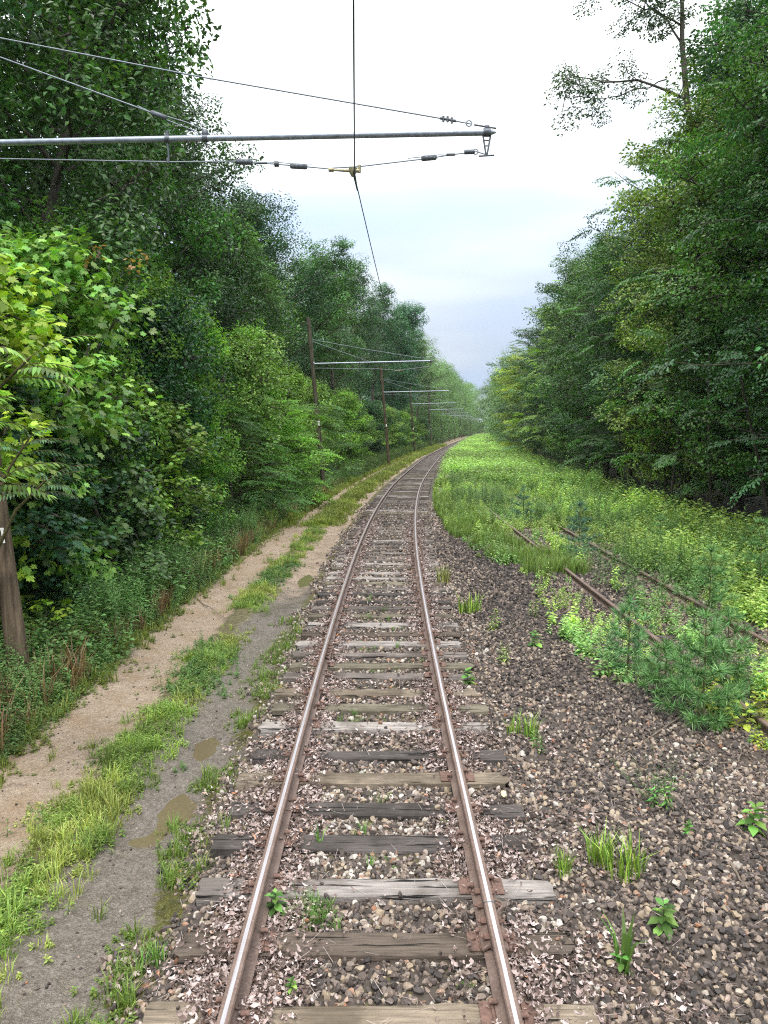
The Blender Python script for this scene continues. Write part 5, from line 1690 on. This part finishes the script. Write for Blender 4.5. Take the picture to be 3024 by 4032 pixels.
for kd, x, y, sc, col, lab in [
    ('tuft', 1290, 1880, 1.0, YG, 'yellow-green grass tuft right of the black and white ties'),
    ('tuft', 1345, 1905, 1.1, YG, 'tallest pale grass tuft in the ballast near the lower right'),
    ('tuft', 1225, 1890, .7, YG, 'low grass tuft beside the end of the pale tie'),
    ('corn', 1345, 2100, 1.0, BR, 'single broad-bladed grass shoot standing in the lower right ballast'),
    ('rosette', 1432, 2005, 1.0, BR, 'bright green rosette plant alone in the lower right ballast'),
    ('rosette', 1622, 1790, 1.15, BR, 'bright green leafy plant at the right frame edge in the ballast'),
    ('stalk', 1425, 1745, .9, BR, 'upright green weed at the foot of the wispy weed'),
    ('rosette', 1485, 1800, .5, BR, 'tiny seedling between the wispy weed and the right edge plant'),
    ('wispy', 1405, 1735, 1.15, (.14, .21, .08), 'wispy thin-stemmed weed spreading over the right ballast'),
    ('tuft', 1135, 1590, 1.0, YG, 'grass tuft right of the rail at mid distance, in line with the grey tie'),
    ('stalk', 1165, 1620, .7, BR, 'leafy weed in front of the mid-distance grass tuft'),
    ('rosette', 1010, 1480, 1.0, BR, 'small plant close beside the right rail, mid distance'),
    ('stalk', 1090, 1435, 1.0, YG, 'upright weed between the right rail and the siding'),
    ('rosette', 1155, 1395, 1.2, BR, 'round leafy plant alone on the dark ballast'),
    ('stalk', 1062, 1360, 1.1, YG, 'taller weed clump beside the right rail beyond the round plant'),
    ('tuft', 1020, 1325, 1.4, YG, 'broad pale grass clump beside the right rail, farther off'),
    ('stalk', 1150, 1335, .9, YG, 'yellowish weed on the dark ballast near the siding'),
    ('rosette', 1210, 1370, .9, BR, 'small green plant on the dark ballast left of the siding rail'),
    ('tuft', 960, 1260, 1.6, (.24, .24, .08), 'straw-coloured grass clump close to the right rail'),
    ('stalk', 1180, 1260, 1.5, YG, 'bushy weed at the left side of the siding rail'),
    ('rosette', 590, 1985, .9, BR, 'bright little plant against the foot of the left rail'),
    ('corn', 690, 1835, .45, BR, 'grass sprout growing beside the dark tie between the rails'),
    ('rosette', 628, 2160, .55, BR, 'small bright plant in the stones near the bottom centre'),
    ('stalk', 1740 * .5486 + 60, 1860, .35, (.2, .2, .08), 'tiny dry weed by the end of the black tie'),
    ('tuft', 330, 2070, .55, BR, 'grass tuft at the edge of the mud near the bottom left')]:
    o, yy = px(x, y)
    single(kd, o, yy, lab, jitc(col, .08), sc, int(x + y))

# ------------------------------------------------------------------ pine saplings
TPL['ndl'] = (np.array([[-.035, 0, 0], [.035, 0, 0], [0, 1, -.10]]), np.array([[0, 1, 2]]))
def pine(o, y, H, label, seed, nn=46, color=(.13, .26, .095), wide=1.0, ln=.14):
    r = np.random.default_rng(seed)
    t = thing('pine_sapling', label, 'pine sapling', G(o, y, 0), 0, 'young white pines among the weeds')
    w = Geo(); L = []
    tube(w, [(0, 0, -.05), (.01, 0, H * .5), (0, 0, H)], [.016, .011, .005], 6)
    tufts = []
    z = .10
    while z < H:
        u = z / H; nb = 6 if u < .75 else 5
        ln_b = H * (.42 * (1 - u) ** .75 + .05) * wide
        for j in range(nb):
            a = j * 2 * PI / nb + r.uniform(-.4, .4) + z * 7
            d = np.array([math.cos(a), math.sin(a), .15 + .75 * u])
            e = np.array([0, 0, z]) + nrm(d) * ln_b * r.uniform(.55, 1.25)
            tube(w, [(0, 0, z), (np.array([0, 0, z]) + e) / 2 - [0, 0, .015], e], [.006, .004, .003], 4, cap=False)
            nt_ = max(1, int(ln_b / .15))
            for k_ in range(nt_):
                tufts.append((np.array([0, 0, z]) + (e - np.array([0, 0, z])) * (1 - k_ / nt_ * .85), nrm(d)))
                if k_ and ln_b > .25:
                    sdv = rotz_m(1.2 if k_ % 2 else -1.2) @ nrm(d)
                    tufts.append((tufts[-1][0] + sdv * .08, sdv))
        z += H * .18 * r.uniform(.85, 1.15)
    tufts.append((np.array([0, 0, H]), np.array([0, 0, 1.])))
    for p, d in tufts:
        D = nrm(r.normal(size=(nn, 3)) * .75 + d * .8 + [0, 0, .1])
        P = np.tile(p, (nn, 1)) - d * r.uniform(0, .05, nn)[:, None]
        L.append(LS(P, D, nrm(r.normal(size=(nn, 3))), ln * r.uniform(.7, 1.1, nn)))
    lv = Geo(); bake(lv, ls_cat(L), 'ndl', r)
    obj('stem', w, M['stem'], t); obj('needles', lv, M['needle'], t, color=color)
def pp(x, y, sc=1.0): return px(x, y)
o, y = px(1515, 1560); pine(o, y, 1.25, 'largest white pine sapling with long soft needles beside the near siding rail', 1, 60, wide=1.0)
o, y = px(1590, 1500); pine(o, y + .3, 1.0, 'white pine sapling close behind and right of the largest one', 2, 50)
o, y = px(1450, 1520); pine(o, y + .25, .7, 'low white pine sapling at the left foot of the largest one', 9, 50, wide=1.2)
o, y = px(1355, 1450); pine(o, y, 1.0, 'bushy pine sapling on the siding rail left of the largest one', 3, 46, (.14, .28, .12))
o, y = px(1530, 1330); pine(o, y, 1.25, 'slender pine sapling rising behind the largest one inside the siding', 4, 34)
o, y = px(1250, 1195); pine(o, y, 1.35, 'bluish pine sapling between the siding rails in the middle distance', 5, 34, (.11, .22, .15))
o, y = px(1130, 1125); pine(o, y, 1.3, 'bluish pine sapling at the near end of the weed belt', 6, 30, (.11, .22, .15))
o, y = px(1425, 1180); pine(o, y, 1.0, 'small pine sapling right of the siding', 7, 30)
o, y = px(1640, 1260); pine(o, y, 1.5, 'pine sapling at the right frame edge among tall weeds', 8, 34)

# ------------------------------------------------------------------ small things
def rock(o, y, z, s, label, col, seed, name='stone'):
    PV, F = stone_protos(1, 1, seed)
    g = Geo(); g.add(PV[0] * s * [1.2, 1, .8], F, .5)
    ob = obj(name, g, M['cutwood'] if col == 'pale' else M['stone'], loc=W(o, y, z), rotz=seed)
    tag(ob, label, 'stone')
o, y = px(1088, 1725, CAM_Z); rock(o, y, .03, .050, 'pale yellowish stone lying on the right end of the dark tie', 'pale', 5)
def stick(pts_, rad, label, seed):
    g = Geo(); r = np.random.default_rng(seed); P = []
    for (x, y) in pts_:
        o, yy = px(x, y); P.append(G(o, yy, .03))
    P = np.array(P); t = np.linspace(0, len(P) - 1, 9); i = np.clip(t.astype(int), 0, len(P) - 2)
    Q = P[i] + (P[i + 1] - P[i]) * (t - i)[:, None] + r.normal(0, .006, (9, 3))
    tube(g, Q, np.linspace(rad, rad * .45, 9), 6)
    ob = obj('twig', g, M['twig'], smooth=True)
    tag(ob, label, 'twig')
stick([(1468, 1552), (1400, 1595), (1330, 1640)], .010, 'long dry twig lying on the ballast in front of the big pine sapling', 1)
stick([(1608, 1612), (1595, 1640), (1540, 1652)], .008, 'curved grey twig on the ballast at the right', 2)
stick([(1322, 1540), (1335, 1570), (1345, 1590)], .012, 'short bleached twig on the dark ballast', 3)
stick([(1580, 1875), (1620, 1930), (1659, 1950)], .010, 'dark twig at the right frame edge', 4)
stick([(452, 1938), (475, 1925), (495, 1910)], .013, 'short dark stick on the left end of the pale tie', 5)
stick([(370, 1240), (440, 1300), (500, 1340)], .012, 'bare dead branch leaning out of the left brambles', 6)

# ------------------------------------------------------------------ haze
HAZE = 0.00013
if HAZE > 0:
    m, nt, out = mat_new('haze'); h = NT(nt)
    v = h.n('ShaderNodeVolumePrincipled')
    v.inputs['Color'].default_value = (.86, .93, 1.0, 1)
    v.inputs['Density'].default_value = HAZE
    v.inputs['Anisotropy'].default_value = 0.2
    h.l(v.outputs[0], out.inputs['Volume'])
    g = Geo(); box(g, (40, 320, 15), (2400, 2600, 36))
    o = obj('haze', g, m); tag(o, kind='stuff')
